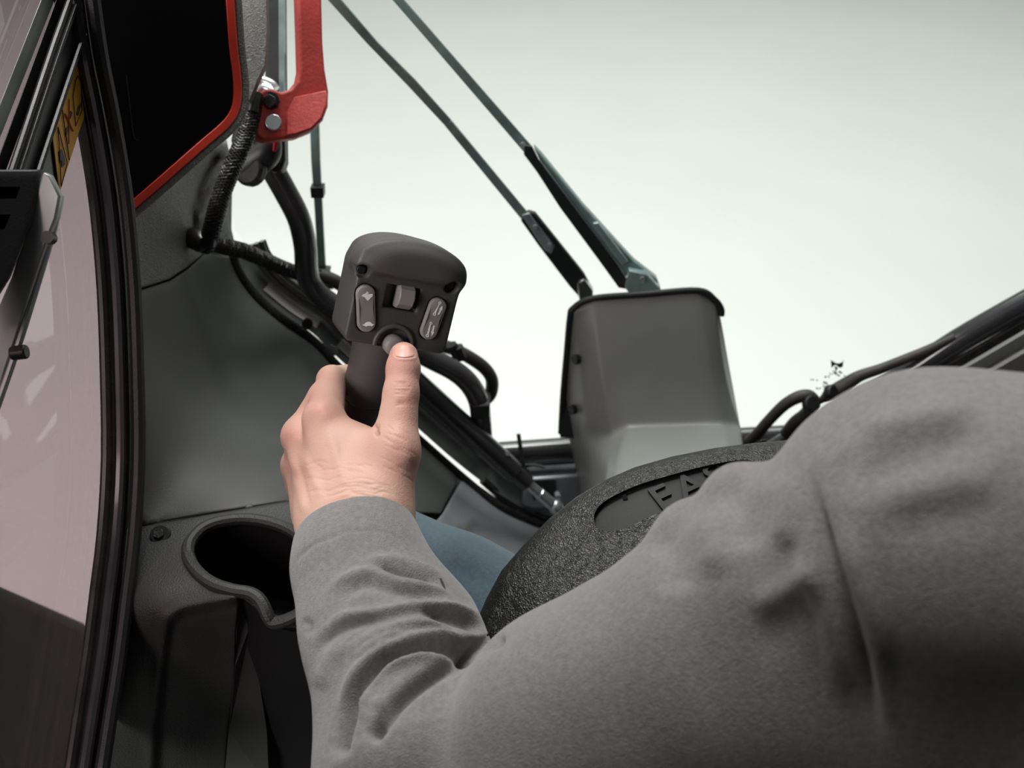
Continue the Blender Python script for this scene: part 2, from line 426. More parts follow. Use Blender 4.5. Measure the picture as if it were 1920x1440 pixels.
def cab_shell():
    # unseen roof with skylight, rear and side walls, added to shape the cab light
    def box(name, x0, x1, y0, y1, z0, z1, parent=None):
        V = [(x, y, z) for x in (x0, x1) for y in (y0, y1) for z in (z0, z1)]
        return add(name, V, [(0, 1, 3, 2), (4, 5, 7, 6), (0, 1, 5, 4), (2, 3, 7, 6), (0, 2, 6, 4), (1, 3, 7, 5)], M['dark_body'], parent, 35, 0.008)
    zr = CZ+0.34
    c = struct('ceiling', 'unseen dark cab roof with a skylight opening', (0.15, 0.2, zr))
    box('roof_rear', -0.36, 0.68, -0.75, 0.16, zr, zr+0.03, c); box('roof_front', -0.36, 0.68, 1.0, 1.06, zr, zr+0.03, c)
    box('roof_side', -0.36, -0.28, 0.16, 1.0, zr, zr+0.03, c); box('roof_side', 0.60, 0.68, 0.16, 1.0, zr, zr+0.03, c)
    b = box('wall_back', -0.36, 0.68, -0.78, -0.75, CZ-1.3, zr); b['kind'] = 'structure'; b['label'] = 'unseen dark rear wall of the cab behind the seat'
    w = box('wall_left_shade', -0.372, -0.36, -0.75, 0.14, CZ-1.3, zr); w['kind'] = 'structure'; w['label'] = 'unseen dark left panel added to shade the upper arm'  # unseen panel added to keep the rear left light off the upper arm
    f = box('floor_cab', -0.36, 0.66, -0.75, 1.0, CZ-1.06, CZ-1.03); f['kind'] = 'structure'; f['label'] = 'dark steel floor pan of the cab'
    r = box('wall_right', 0.66, 0.69, -0.75, 1.06, CZ-1.3, zr); r['kind'] = 'structure'; r['label'] = 'unseen dark right wall of the cab'
cab_shell()

# ------------------------------------------------------------------ cab: left wall, panels, pillar, windows
YW = 1.05                                   # the windscreen plane, metres ahead of the camera
XL = -0.33                                  # the left side window plane
wall = struct('wall_left', 'grey moulded plastic lining of the cab left side', W(420, 900, 0.95))
wall_ctrl = [(228, 410, 0.845), (250, 550, 0.855), (262, 760, 0.852), (265, 985, 0.83), (440, 480, 1.15), (430, 330, 1.06), (330, 420, 0.93), (330, 530, 0.95), (400, 700, 1.0),
             (520, 590, 1.17), (620, 650, 1.225), (740, 770, 1.28), (860, 880, 1.338), (1040, 975, 1.385), (535, 940, 0.875), (660, 950, 0.98), (780, 960, 1.12), (900, 1010, 1.24), (1000, 1010, 1.33), (960, 1120, 1.2)]
wallD = tps(wall_ctrl)
patch('lower_panel', [(249, 549), (318, 527), (352, 505), (386, 474), (440, 486), (455, 520), (480, 556), (520, 592), (560, 620), (598, 650), (622, 678), (650, 705), (700, 745), (760, 802), (820, 858), (862, 894), (846, 925), (826, 962), (700, 962), (535, 941), (400, 962), (265, 987), (262, 900), (262, 760), (256, 640)], wallD, 14, 0.008, M['panel'], wall, round_px=7, round_m=0.004)
patch('upper_trim', [(228, 408), (300, 352), (345, 318), (400, 275), (425, 262), (432, 300), (430, 350), (428, 400), (432, 440), (440, 476), (388, 470), (350, 501), (317, 523), (249, 545), (240, 480)], wallD, 10, 0.008, M['panel_grain'], wall, round_px=6, round_m=0.003,
      disp=lambda x, y: 0.020*np.exp(-(seg_dist(x, y, [(404, 296), (380, 340), (362, 400), (358, 440), (376, 466)])/9)**2))
def foot_disp(x, y):
    a = seg_dist(x, y, [(868, 985), (885, 968), (940, 985), (1010, 1003)])
    below = inpoly(x, y, [(858, 990), (880, 968), (930, 978), (1010, 1000), (1010, 1200), (800, 1200)])
    q = np.clip(a/26, 0, 1); return np.where(below, 0.013*q*q*(3-2*q), 0)
patch('footwell_panel', [(868, 897), (905, 925), (945, 953), (990, 975), (1040, 990), (1100, 1000), (1130, 1040), (1100, 1140), (960, 1150), (780, 1090), (790, 1010), (830, 963), (848, 930)], wallD, 7, 0.008, M['panel_light'], wall, round_px=6, round_m=0.004, disp=foot_disp)
patch('lining_back', [(236, 400), (300, 345), (420, 255), (436, 300), (434, 430), (446, 480), (470, 535), (530, 590), (600, 645), (660, 705), (760, 795), (870, 890), (940, 940), (1040, 982), (1110, 995), (1130, 1060), (1090, 1150), (960, 1160), (800, 1100), (700, 975), (535, 950), (250, 995), (248, 760), (236, 550)], lambda x, y: wallD(x, y)+0.034, 24, 0.004, M['matte_black'], wall)
# rubber edging that follows the window cut-out
edge = [(437, 480), (443, 500), (460, 530), (490, 565), (530, 598), (575, 628), (605, 655), (632, 685), (690, 738), (760, 800), (830, 862), (880, 905), (930, 945), (980, 970), (1030, 986), (1110, 996)]
tube('edge_seal', [(x, y, wallD(x, y)-0.004) for x, y in edge], 0.0055, M['rubber'], wall, n=5, seg=10)
o = prism('panel_vent_slot', [(258, 720), (266, 740), (271, 790), (266, 840), (260, 850), (258, 780)], lambda x, y: wallD(262, y)-0.004, 0.004, M['matte_black'], wall)

# painted steel jamb between lining and glass, with its seals
jamb = struct('trim_1', 'glossy black painted window jamb with ribbed rubber seals', W(620, 700, 1.25))
jl = [(440, 470), (455, 505), (490, 548), (540, 588), (590, 620), (625, 655), (700, 722), (780, 792), (860, 862), (930, 915), (990, 950), (1050, 972)]
def strip(name, line, dw0, dw1, d, m, parent, thick=0.006, bevel=0.0, d1=None):
    """band between two offsets (px, to the right of travel = negative) of a line"""
    L = [np.array(p) for p in catmull(line, 4)]; A = []; B = []
    for i in range(len(L)):
        t = L[min(i+1, len(L)-1)]-L[max(i-1, 0)]; nn = np.array([t[1], -t[0]])/np.hypot(*t)
        A.append(L[i]+nn*dw0); B.append(L[i]+nn*dw1)
    V = []; F = []; n = len(L)
    for a, b in zip(A, B):
        pa = W(a[0], a[1], d(a[0], a[1]) if callable(d) else d); e = d if d1 is None else d1; pb = W(b[0], b[1], e(b[0], b[1]) if callable(e) else e)
        q = (pa-Vector((0, 0, CZ))).normalized()*thick
        V += [pa, pb, pb+q, pa+q]
    for i in range(n-1):
        for k in range(4): F.append((4*i+k, 4*i+(k+1) % 4, 4*i+4+(k+1) % 4, 4*i+4+k))
    F += [(0, 1, 2, 3), tuple(4*(n-1)+k for k in range(4))]
    return add(name, V, F, m, parent, 35, bevel)
yj = lambda y: ('y', y)
M['jamb'] = mat('jamb_galvanised', (0.30, 0.32, 0.31, 1), 0.3, metal=0.4, var=0.3, vscale=18)
M['rib'] = mat('seal_rib_olive', (0.20, 0.19, 0.15, 1), 0.4, var=0.2, vscale=60)
strip('jamb_plate', jl, -6, 34, yj(1.018), M['jamb'], jamb, 0.003, d1=yj(1.046))
strip('seal_groove', jl, 30, 62, yj(1.044), M['rubber'], jamb, 0.004)
for k, o_ in enumerate((33, 43, 54)):
    L = [np.array(p) for p in catmull(jl[:9], 3)]
    pts = []
    for i in range(len(L)):
        t = L[min(i+1, len(L)-1)]-L[max(i-1, 0)]; nn = np.array([t[1], -t[0]])/np.hypot(*t)
        q = L[i]+nn*o_; pts.append(W(q[0], q[1], ('y', 1.036)))
    V, F = tube_geo(pts, 0.0030, 8); add('seal_rib', V, F, M['rib'], jamb)
strip('jamb_reflection', jl[2:5], 6, 24, yj(1.0245), M['icon'], jamb, 0.001, d1=yj(1.0375))  # white strips painted in as floor reflections on the glossy jamb
strip('jamb_reflection', jl[5:7], 8, 28, yj(1.026), M['icon'], jamb, 0.001, d1=yj(1.0405))
def disc(name, px, py, spec, r, h, m, parent, normal, seg=20, bevel=0.0):
    n = Vector(normal).normalized(); c = W(px, py, spec); V, F = tube_geo([c-n*h*0.5, c+n*h*0.5], r, seg)
    return add(name, V, F, m, parent, 40, bevel)
disc('jamb_bolt', 622, 656, ('y', 1.022), 0.0085, 0.012, M['zinc'], jamb, (0.1, -1, 0.4), 6, 0.001)
disc('jamb_plug', 576, 607, ('y', 1.022), 0.0065, 0.010, M['matte_black'], jamb, (0.1, -1, 0.4), 12)

# windscreen: one big pane tapering to the bottom, outside the jamb
win = struct('window_1', 'clear front windscreen pane narrowing towards the bottom', W(1200, 500, ('y', YW)))
pane = [(395, -160), (425, 300), (440, 430), (520, 545), (620, 640), (800, 790), (960, 905), (1060, 955), (1400, 960), (1600, 860), (1760, 760), (2000, 610), (2080, 500), (2080, -160)]
prism('pane', pane, ('y', YW), 0.005, M['glass'], win, normal=(0, 1, 0))

# left side window with its curved front pillar
sw = struct('window_2', 'smoky side window pane left of the pillar', W(80, 800, ('x', XL)))
pil = [(130, -60), (152, 100), (172, 200), (190, 300), (204, 400), (216, 540), (222, 700), (224, 860), (216, 1000), (203, 1110), (188, 1230), (168, 1360), (150, 1480)]
xs = lambda v: ('x', v)
sidepoly = [(p[0]-24, p[1]) for p in catmull(pil, 3)]+[(-260, 1480), (-260, -60)]
prism('pane', sidepoly, xs(XL), 0.005, M['side_glass'], sw, normal=(-1, 0, 0))
pillar = struct('trim_2', 'tall black rubber and steel pillar seal beside the side window', W(200, 1200, ('x', XL)))
strip('outer_seal', pil, -30, -2, xs(-0.326), M['rubber'], pillar, 0.010, 0.001)
strip('pillar_steel', pil, -6, 28, xs(-0.318), M['gloss'], pillar, 0.012, 0.0015)
strip('pillar_shadow_gap', pil, 20, 48, xs(-0.322), M['matte_black'], pillar, 0.010)
def offs(line, o_):
    L = [np.array(p) for p in catmull(line, 3)]; R = []
    for i in range(len(L)):
        t = L[min(i+1, len(L)-1)]-L[max(i-1, 0)]; R.append(L[i]+np.array([t[1], -t[0]])/np.hypot(*t)*o_)
    return R
for o_, x_, r_, m_ in ((-24, -0.322, 0.0045, 'rubber'), (-12, -0.319, 0.0042, 'rubber'), (2, -0.313, 0.0048, 'gloss'), (14, -0.312, 0.0036, 'rubber'), (36, -0.300, 0.0055, 'black')):
    V, F = tube_geo([W(p[0], p[1], ('x', x_)) for p in offs(pil, o_)], r_, 10); add('seal_bead', V, F, M[m_], pillar)
disc('pillar_bolt', 245, 1155, ('x', -0.300), 0.006, 0.008, M['rubber'], pillar, (1, -0.6, 0.2), 10)
disc('pillar_screw', 166, 128, ('x', -0.316), 0.006, 0.006, M['gloss'], pillar, (1, -0.6, 0.2), 14)

# side window frame, upper left: sloping rails, tinted strip and decal
sf = struct('trim_3', 'sloping black frame rail of the sliding side window', W(60, 300, ('x', -0.315)))
strip('outer_rail', [(112, -90), (-60, 345)], 0, 24, xs(-0.326), M['bracket'], sf, 0.012, 0.001)
strip('rubber_channel', [(136, -90), (-40, 390)], 2, 24, xs(-0.322), M['rubber'], sf, 0.012, 0.001)
strip('main_rail', [(172, -90), (110, 80), (40, 290), (0, 410)], -8, 40, xs(-0.314), M['black'], sf, 0.016, 0.002)
for o_ in (-8, 6, 40):
    V, F = tube_geo([W(p[0], p[1], ('x', -0.312)) for p in offs([(172, -90), (110, 80), (40, 290), (0, 410)], o_)], 0.0022, 8); add('rail_bead', V, F, M['rubber'], sf)
prism('dark_strip', [(150, 60), (158, 210), (112, 362), (92, 420), (60, 420), (78, 320), (110, 210)], xs(-0.3185), 0.003, M['screen'], sf, normal=(-1, 0, 0))

dec = thing('warning_decal', 'yellow warning decal with pictograms on the side window frame', 'decal', W(112, 358, ('x', -0.317)))
prism('decal_sheet', [(145, 116), (158, 218), (112, 360), (99, 256)], xs(-0.317), 0.0006, M['yellow'], dec, normal=(-1, 0, 0))
def dpoly(name, poly, m): prism(name, poly, xs(-0.3164), 0.0005, m, dec, normal=(-1, 0, 0))
def dline(name, pts, w, m):
    P = [W(p[0], p[1], ('x', -0.3163)) for p in pts]; V, F = tube_geo(P, w, 6); add(name, V, F, m, dec)
dline('print_triangle', [(109, 238), (126, 306), (115, 350), (109, 238)], 0.00035, M['print_black'])
dline('print_divider', [(117, 206), (130, 300)], 0.0004, M['print_black'])
dline('print_machine', [(142, 150), (137, 180), (142, 236), (154, 206), (152, 155), (146, 142), (142, 150)], 0.00035, M['print_black'])
dline('print_machine', [(145, 215), (148, 202), (152, 196)], 0.0008, M['print_black'])
dpoly('print_hand', [(110, 285), (116, 280), (121, 292), (122, 308), (117, 314), (115, 300), (113, 306), (112, 297)], M['print_black'])
dpoly('print_figure', [(133, 208), (136, 212), (133, 222), (130, 224), (131, 214)], M['print_black'])
dpoly('print_figure', [(125, 240), (129, 236), (128, 246), (124, 256), (123, 248)], M['print_black'])
dline('print_cross', [(122, 213), (137, 246)], 0.0006, M['print_red']); dline('print_cross', [(130, 186), (129, 270)], 0.0004, M['print_red'])

# slotted bracket and steel channel of the sliding window latch
br = thing('slotted_latch', 'blurred black slotted latch block with pale steel channel at the left edge', 'latch', W(30, 720, 0.62))
LB = lambda x, y: 0.60+(x-40)*0.0002
def slotted():
    outl = [(-140, 318), (80, 318), (60, 420), (20, 520), (-30, 600), (-140, 640)]
    holes = [[(-60, 350), (38, 350), (30, 372), (-60, 374)], [(-60, 402), (20, 402), (8, 430), (-60, 432)], [(-80, 468), (-8, 466), (-20, 500), (-80, 500)]]
    patch('slotted_block', outl, LB, 12, 0.02, M['black'], br, holes=holes, round_px=5, round_m=0.002, smooth=40)
    prism('slot_back', [(-130, 325), (60, 330), (20, 500), (-130, 600)], lambda x, y: LB(x, y)+0.018, 0.003, M['matte_black'], br)
slotted()
prism('steel_channel', [(80, 322), (94, 330), (112, 368), (104, 410), (92, 440), (60, 540), (28, 640), (8, 700), (-8, 760), (-40, 780), (-14, 600), (20, 520), (54, 420)], lambda x, y: 0.618+(y-540)*0.00006, 0.006, M['bracket'], br, bevel=0.0012)
tube('channel_lip', [(114, 366, 0.616), (103, 420, 0.618), (66, 545, 0.622), (30, 660, 0.626), (-8, 770, 0.63)], 0.0022, M['zinc'], br, seg=8)
disc('peg', 36, 661, 0.622, 0.0045, 0.010, M['black'], br, (1, 0.05, 0.1), 12, 0.001)
disc('channel_rivet', 86, 385, 0.612, 0.0035, 0.004, M['hose'], br, -VF, 12)
disc('channel_rivet', 92, 446, 0.612, 0.004, 0.006, M['black'], br, -VF, 12)

# ------------------------------------------------------------------ side console with cup holder
con = thing('side_console', 'dark grey plastic side console with round cup holder and moulded recess', 'console', W(330, 1420, 0.86))
ZC = -0.573
conD = tps([(265, 985, 0.83), (400, 962, 0.842), (540, 938, 0.858), (455, 1045, 0.80), (300, 1060, 0.793), (290, 1130, 0.765), (560, 1150, 0.752), (430, 1130, 0.758), (610, 1000, 0.82), (620, 1100, 0.772), (230, 1200, 0.785), (300, 1200, 0.775), (420, 1190, 0.775),
            (190, 1360, 0.82), (300, 1360, 0.835), (440, 1360, 0.845), (170, 1480, 0.86), (300, 1480, 0.88), (440, 1480, 0.89)])
rim = [(353, 1042), (357, 1015), (382, 990), (420, 977), (470, 974), (520, 984), (560, 1004), (590, 1040), (594, 1090), (572, 1140), (545, 1160), (514, 1168), (503, 1156), (490, 1128), (470, 1113), (436, 1107), (398, 1094), (368, 1070)]
rimc = [tuple(p) for p in catmull(rim, 3, True)]
def con_disp(x, y):
    groove = seg_dist(x, y, [(440, 1118), (400, 1126), (340, 1140), (312, 1160), (304, 1200), (296, 1280), (286, 1360), (280, 1480)])
    ins = inpoly(x, y, [(440, 1120), (400, 1126), (340, 1140), (312, 1160), (304, 1200), (296, 1280), (280, 1480), (470, 1480), (470, 1120)])
    q = np.clip(groove/20, 0, 1); return np.where(ins, 0.0055*q*q*(3-2*q), 0)-0.0022*np.exp(-(groove/11)**2)
patch('console_body', [(263, 988), (330, 976), (400, 963), (470, 951), (540, 939), (640, 925), (650, 1000), (640, 1120), (560, 1178), (516, 1176), (496, 1164), (478, 1140), (450, 1120), (443, 1180), (440, 1280), (428, 1370), (420, 1480), (150, 1480), (190, 1360), (215, 1240), (236, 1120), (250, 1050)],
      conD, 6, 0.006, M['console'], con, holes=[rimc], round_px=5, round_m=0.003, disp=con_disp)
V, F = tube_geo([W(x, y, conD(x, y)-0.001) for x, y in rimc]+[W(rimc[0][0], rimc[0][1], conD(*rimc[0])-0.001)], 0.0052, 10)
add('cup_rim', V, F, M['console'], con)
top = [W(x, y, conD(x, y)+0.001) for x, y in rimc]; n = len(top); cc = sum(top, Vector())/n
V = list(top); F = []
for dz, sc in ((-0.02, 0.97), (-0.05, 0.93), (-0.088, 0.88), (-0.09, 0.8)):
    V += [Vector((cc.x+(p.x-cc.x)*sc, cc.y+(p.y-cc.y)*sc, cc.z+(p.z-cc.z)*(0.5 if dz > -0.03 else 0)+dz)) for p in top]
for k in range(4):
    for i in range(n): F.append((k*n+i, k*n+(i+1) % n, (k+1)*n+(i+1) % n, (k+1)*n+i))
F.append(tuple(4*n+i for i in range(n)))
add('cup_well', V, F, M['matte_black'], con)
prism('console_gap', [(450, 1122, 0.768), (480, 1142, 0.764), (500, 1168, 0.76), (530, 1180, 0.76), (575, 1190, 0.765), (590, 1480, 0.90), (380, 1480, 0.91), (400, 1280, 0.86)], 0.8, 0.01, M['matte_black'], con)  # matte black sheet paints in the dark gap between console and seat
prism('console_flank', [(446, 1130, 0.772), (470, 1170, 0.782), (494, 1270, 0.835), (500, 1370, 0.86), (505, 1480, 0.885), (420, 1480, 0.885), (430, 1370, 0.85), (441, 1250, 0.80)], 0.8, 0.004, M['panel'], con, smooth=0)
disc('screw_cap', 301, 1003, conD(301, 1003)-0.001, 0.0085, 0.004, M['matte_black'], con, (0.05, -0.55, 1), 20, 0.001)
disc('screw_slot', 298, 1000, conD(301, 1003)-0.003, 0.0045, 0.003, M['hose'], con, (0.05, -0.55, 1), 6)

# dark machine body seen through the lower side window
body = thing('loader_lift_arm', 'dark loader lift arm seen through the lower side window', 'lift arm', (-0.75, 0.4, 0.0))
V = [(-0.62, -0.6, 1.34), (-0.62, 0.45, 1.21), (-0.62, 0.85, 1.015), (-0.62, 1.0, 0.773), (-0.62, 1.10, 0.35), (-0.62, -0.6, 0.35)]; V += [(-0.86, y, z) for _, y, z in V]
n = 6; F = [tuple(range(n)), tuple(range(n, 2*n))]+[(i, (i+1) % n, (i+1) % n+n, i+n) for i in range(n)]
add('arm_box', V, F, M['dark_body'], body, 35, 0.02, 3)
V = [(-0.60, -0.4, 0.72), (-0.60, 0.55, 0.66), (-0.60, 0.55, 0.60), (-0.60, -0.4, 0.66)]; V += [(-0.62, y, z) for _, y, z in V]
add('arm_stiffener', V, [(0, 1, 2, 3), (4, 5, 6, 7), (0, 1, 5, 4), (1, 2, 6, 5), (2, 3, 7, 6), (3, 0, 4, 7)], M['gloss'], body, 35, 0.004)

# ------------------------------------------------------------------ display panel with red trim
disp = thing('display_panel', 'black glossy display panel with red trim on grey bezel', 'display', W(300, 400, 0.87))
dspD = tps([(180, 80, 0.80), (228, 405, 0.838), (440, 180, 0.885), (430, -60, 0.86), (160, -60, 0.785), (350, 300, 0.86)])
prism('screen', [(150, -60), (170, 80), (196, 200), (214, 300), (229, 398), (330, 312), (415, 236), (434, 213), (441, 185), (440, 140), (432, 80), (420, -60)], dspD, 0.012, M['screen'], disp, smooth=35)
rl = [(228, 402), (280, 358), (335, 310), (385, 266), (420, 236), (438, 212), (445, 184), (444, 140), (437, 80), (428, -60)]
strip('red_trim', rl, -8, 8, lambda x, y: dspD(x, y)-0.002, M['red'], disp, 0.006, 0.0008)
strip('grey_bezel', rl, -8, -22, lambda x, y: dspD(x, y)-0.0005, M['panel_grain'], disp, 0.014, 0.002)
strip('screen_crease', [(228, 60), (238, 150), (246, 220), (252, 258), (262, 262)], -1.2, 1.2, lambda x, y: dspD(x, y)-0.0006, M['black'], disp, 0.001)
strip('screen_crease', [(400, -40), (402, 80), (407, 150), (412, 208)], -1, 1, lambda x, y: dspD(x, y)-0.0006, M['black'], disp, 0.001)
prism('bezel_back', [(436, -60), (444, 80), (452, 150), (466, 190), (482, 150), (496, 120), (500, 60), (498, -60)], 0.93, 0.01, M['panel_grain'], disp)

# ------------------------------------------------------------------ red release lever, latch mount
lev = thing('release_lever', 'red plastic door release lever with round steel pin', 'lever', W(540, 265, 0.97))
lv = [(556, -60), (560, 60), (562, 130), (558, 150), (545, 166), (528, 172), (512, 166), (496, 166), (484, 176), (478, 200), (475, 230), (480, 254), (494, 264), (520, 262), (556, 258), (586, 246), (606, 226), (616, 200), (617, 172), (610, 130), (606, 80), (604, 0), (603, -60)]
prism('lever_body', lv, lambda x, y: 0.965+(x-540)*0.00025, 0.016, M['red_lever'], lev, bevel=0.003, bseg=3)
prism('lever_lobe', [(545, 182, 0.968), (580, 175, 0.968), (612, 168, 0.968), (613, 195, 0.965), (603, 222, 0.962), (584, 241, 0.960), (555, 252, 0.960), (536, 254, 0.960), (536, 200, 0.965)], 1, 0.006, M['red_lever'], lev, bevel=0.0015)
disc('pin', 513, 230, 0.955, 0.0078, 0.005, M['steel'], lev, -VF+Vector((0.12, 0, 0)), 28, 0.0008)
disc('socket', 508, 189, 0.957, 0.0085, 0.003, M['matte_black'], lev, -VF, 8)
disc('bolt', 506, 190, 0.954, 0.0068, 0.005, M['hose'], lev, -VF, 6, 0.0008)
tube('spring', [(480, 160, 1.0), (492, 152, 1.0), (508, 158, 1.0), (516, 168, 1.0)], 0.005, M['steel'], lev, seg=10)
tube('spring', [(482, 172, 0.998), (494, 164, 0.998), (508, 170, 0.998)], 0.004, M['steel'], lev, seg=10)
lm = thing('latch_mount', 'black latch mount behind the red release lever', 'mount', W(490, 338, 1.02))
prism('mount_plate', [(500, -60), (530, -60), (531, 80), (532, 200), (534, 300), (528, 318), (512, 322), (498, 310), (495, 200)], 1.02, 0.02, M['black'], lm, bevel=0.003)
prism('mount_plate_edge', [(522, -60), (532, -60), (533, 80), (533, 175), (523, 175)], 1.012, 0.006, M['wiper'], lm)
tube('mount_boss', [(460, 318, 1.01), (480, 300, 1.005), (500, 285, 1.0), (505, 262, 1.0)], [0.017, 0.017, 0.015, 0.012], M['black'], lm, seg=16)
disc('boss_cap', 470, 318, 0.998, 0.017, 0.012, M['rubber'], lm, -VF+Vector((-0.4, 0, 0)), 20, 0.003)
prism('mount_block', [(440, 222), (474, 205), (482, 262), (470, 300), (440, 290), (432, 262)], 1.0, 0.02, M['matte_black'], lm, bevel=0.003)
tube('red_tab', [(518, 262, 0.985), (517, 272, 0.985), (514, 284, 0.985)], [0.003, 0.0028, 0.0015], M['red_wire'], lm, seg=8)

# ------------------------------------------------------------------ bent door rail
rail = thing('door_rail', 'bent dark steel door rail curving past the joystick', 'rail', W(900, 815, ('y', 1.02)))
ry_ = lambda p, y: [(a, b, ('y', y)) for a, b in p]
tube('rail_tube', ry_([(492, 282), (508, 312), (536, 362), (560, 410), (572, 460), (575, 505), (584, 535), (610, 562), (660, 592), (730, 628), (800, 668), (850, 694), (880, 720), (897, 752), (902, 790), (905, 830)], 1.00), [0.0130]*16, M['rail'], rail, n=6, seg=18)
prism('foot_clamp', [(882, 762), (919, 760), (917, 785), (884, 788)], ('y', 0.985), 0.03, M['black'], rail, bevel=0.002)

hs = thing('clipped_hose', 'brown black hose clipped above the door rail right of joystick', 'hose', W(915, 760, ('y', 1.03)))
tube('hose_tube', ry_([(600, 516), (640, 534), (720, 590), (800, 636), (850, 655), (880, 670), (908, 690), (922, 712), (920, 738), (906, 752)], 1.03), 0.0082, M['hose'], hs, n=6, seg=12)
for (a, b, c, d) in ((846, 646, 858, 668), (858, 650, 866, 672)):
    tube('clamp', ry_([(a, b), (c, d)], 1.022), 0.007, M['black'], hs, n=1, seg=8)

# ------------------------------------------------------------------ braided harnesses and wires
def braid(name, label, spec, r, taper=1.0):
    P = catmull([W(*s) for s in spec], 10); t = thing(name, label, 'cable', min(P, key=lambda p: p[2]))
    V, F = tube_geo(P, r*0.93, 14); add('cable_core', V, F, M['black'], t)
    # woven strands: two families of helices
    Q = [Vector(p) for p in P]; n = len(Q); L = [0]
    for i in range(1, n): L.append(L[-1]+(Q[i]-Q[i-1]).length)
    tot = L[-1]; steps = int(tot/0.0018); AV = []; AF = []
    def frame(s):
        i = max(0, min(n-2, int(np.searchsorted(L, s))-1)); u = (s-L[i])/max(L[i+1]-L[i], 1e-9)
        p = Q[i].lerp(Q[i+1], u); tn = (Q[min(i+2, n-1)]-Q[max(i-1, 0)]).normalized(); a = VR.cross(tn)
        if a.length < 0.1: a = VU.cross(tn)
        a.normalize(); return p, a, tn.cross(a)
    fr = [frame(tot*k/steps) for k in range(steps+1)]
    for fam in (1, -1):
        for s in range(9):
            pts = []
            for k in range(steps+1):
                ang = fam*(2*math.pi*(tot*k/steps)/0.026)+2*math.pi*s/9
                p, a, b = fr[k]; rr = r*(1.0+0.035*math.cos(k*1.9+(0 if fam > 0 else math.pi)))
                pts.append(p+(a*math.cos(ang)+b*math.sin(ang))*rr)
            v, f = tube_geo(pts, r*0.10, 4); o_ = len(AV); AV += v; AF += [tuple(i+o_ for i in q) for q in f]
    o = add('braid', AV, AF, M['braid'], t); o['kind'] = 'stuff'; return t
M['braid'] = mat('braid_sleeve', (0.022, 0.020, 0.019, 1), 0.38, spec=0.5, var=0.25, vscale=300)
braid('braided_cable', 'black braided cable hanging from the display to the wall grommet', [(478, 188, 0.955), (470, 222, 0.95), (458, 262, 0.945), (436, 312, 0.94), (416, 362, 0.945), (402, 410, 0.955), (393, 445, 0.975), (385, 462, 0.99)], 0.0082)
braid('braided_cable', 'black braided cable running from the grommet towards the door rail', [(392, 452, 0.985), (420, 462, 1.01), (455, 470, 1.045), (490, 484, 1.09), (530, 502, 1.135), (575, 517, 1.165), (625, 530, 1.185)], 0.0078)
gm = thing('cable_grommet', 'black rubber grommet where both braided cables enter the trim', 'grommet', W(376, 450, 0.98))
V, F = tube_geo([W(362, 446, 0.985), W(376, 452, 0.975), W(384, 455, 0.97)], [0.011, 0.011, 0.006], 18); add('grommet_body', V, F, M['rubber'], gm)
prism('grommet_clip', [(392, 440), (402, 446), (398, 466), (388, 464)], 0.965, 0.01, M['black'], gm, bevel=0.002)
for i, (mm, off, nm) in enumerate((('blue_wire', 0, 'blue'), ('red_wire', 4.5, 'dark red'), ('pink_wire', 7.5, 'salmon'))):
    o = tube('thin_wire', [(468+off, 150-i*3, 0.972), (470+off, 162, 0.968), (474+off, 175, 0.964), (475+off*0.7, 190, 0.960)], 0.0016, M[mm], None, seg=8); tag(o, nm+' thin wire entering the braided cable beside the display', 'wire')
tube_o = tube('cable_tape', [(482, 178, 0.952), (477, 196, 0.948), (474, 212, 0.946)], 0.006, M['rubber'], None, seg=12); tag(tube_o, 'short black tape sleeve over the cable below the coloured wires', 'tape')

# ------------------------------------------------------------------ wiper cover
cov = thing('wiper_motor_cover', 'grey wedge shaped wiper motor cover on the windscreen', 'cover', W(1240, 960, 1.15))
secs = [  # top rim -> bottom: left rim, left chamfer, front left, front right, right chamfer, right rim
    [(1070, 592, 1.205), (1075, 580, 1.20), (1112, 562, 1.195), (1308, 547, 1.195), (1340, 566, 1.20), (1350, 586, 1.205)],
    [(1064, 660, 1.240), (1086, 655, 1.22), (1120, 648, 1.200), (1320, 632, 1.200), (1350, 645, 1.21), (1362, 660, 1.240)],
    [(1057, 740, 1.280), (1094, 745, 1.24), (1134, 742, 1.206), (1338, 726, 1.206), (1366, 735, 1.225), (1379, 750, 1.280)],
    [(1062, 800, 1.310), (1102, 820, 1.25), (1146, 818, 1.212), (1180, 800, 1.205), (1352, 795, 1.205), (1388, 797, 1.225), (1393, 830, 1.30)],
]
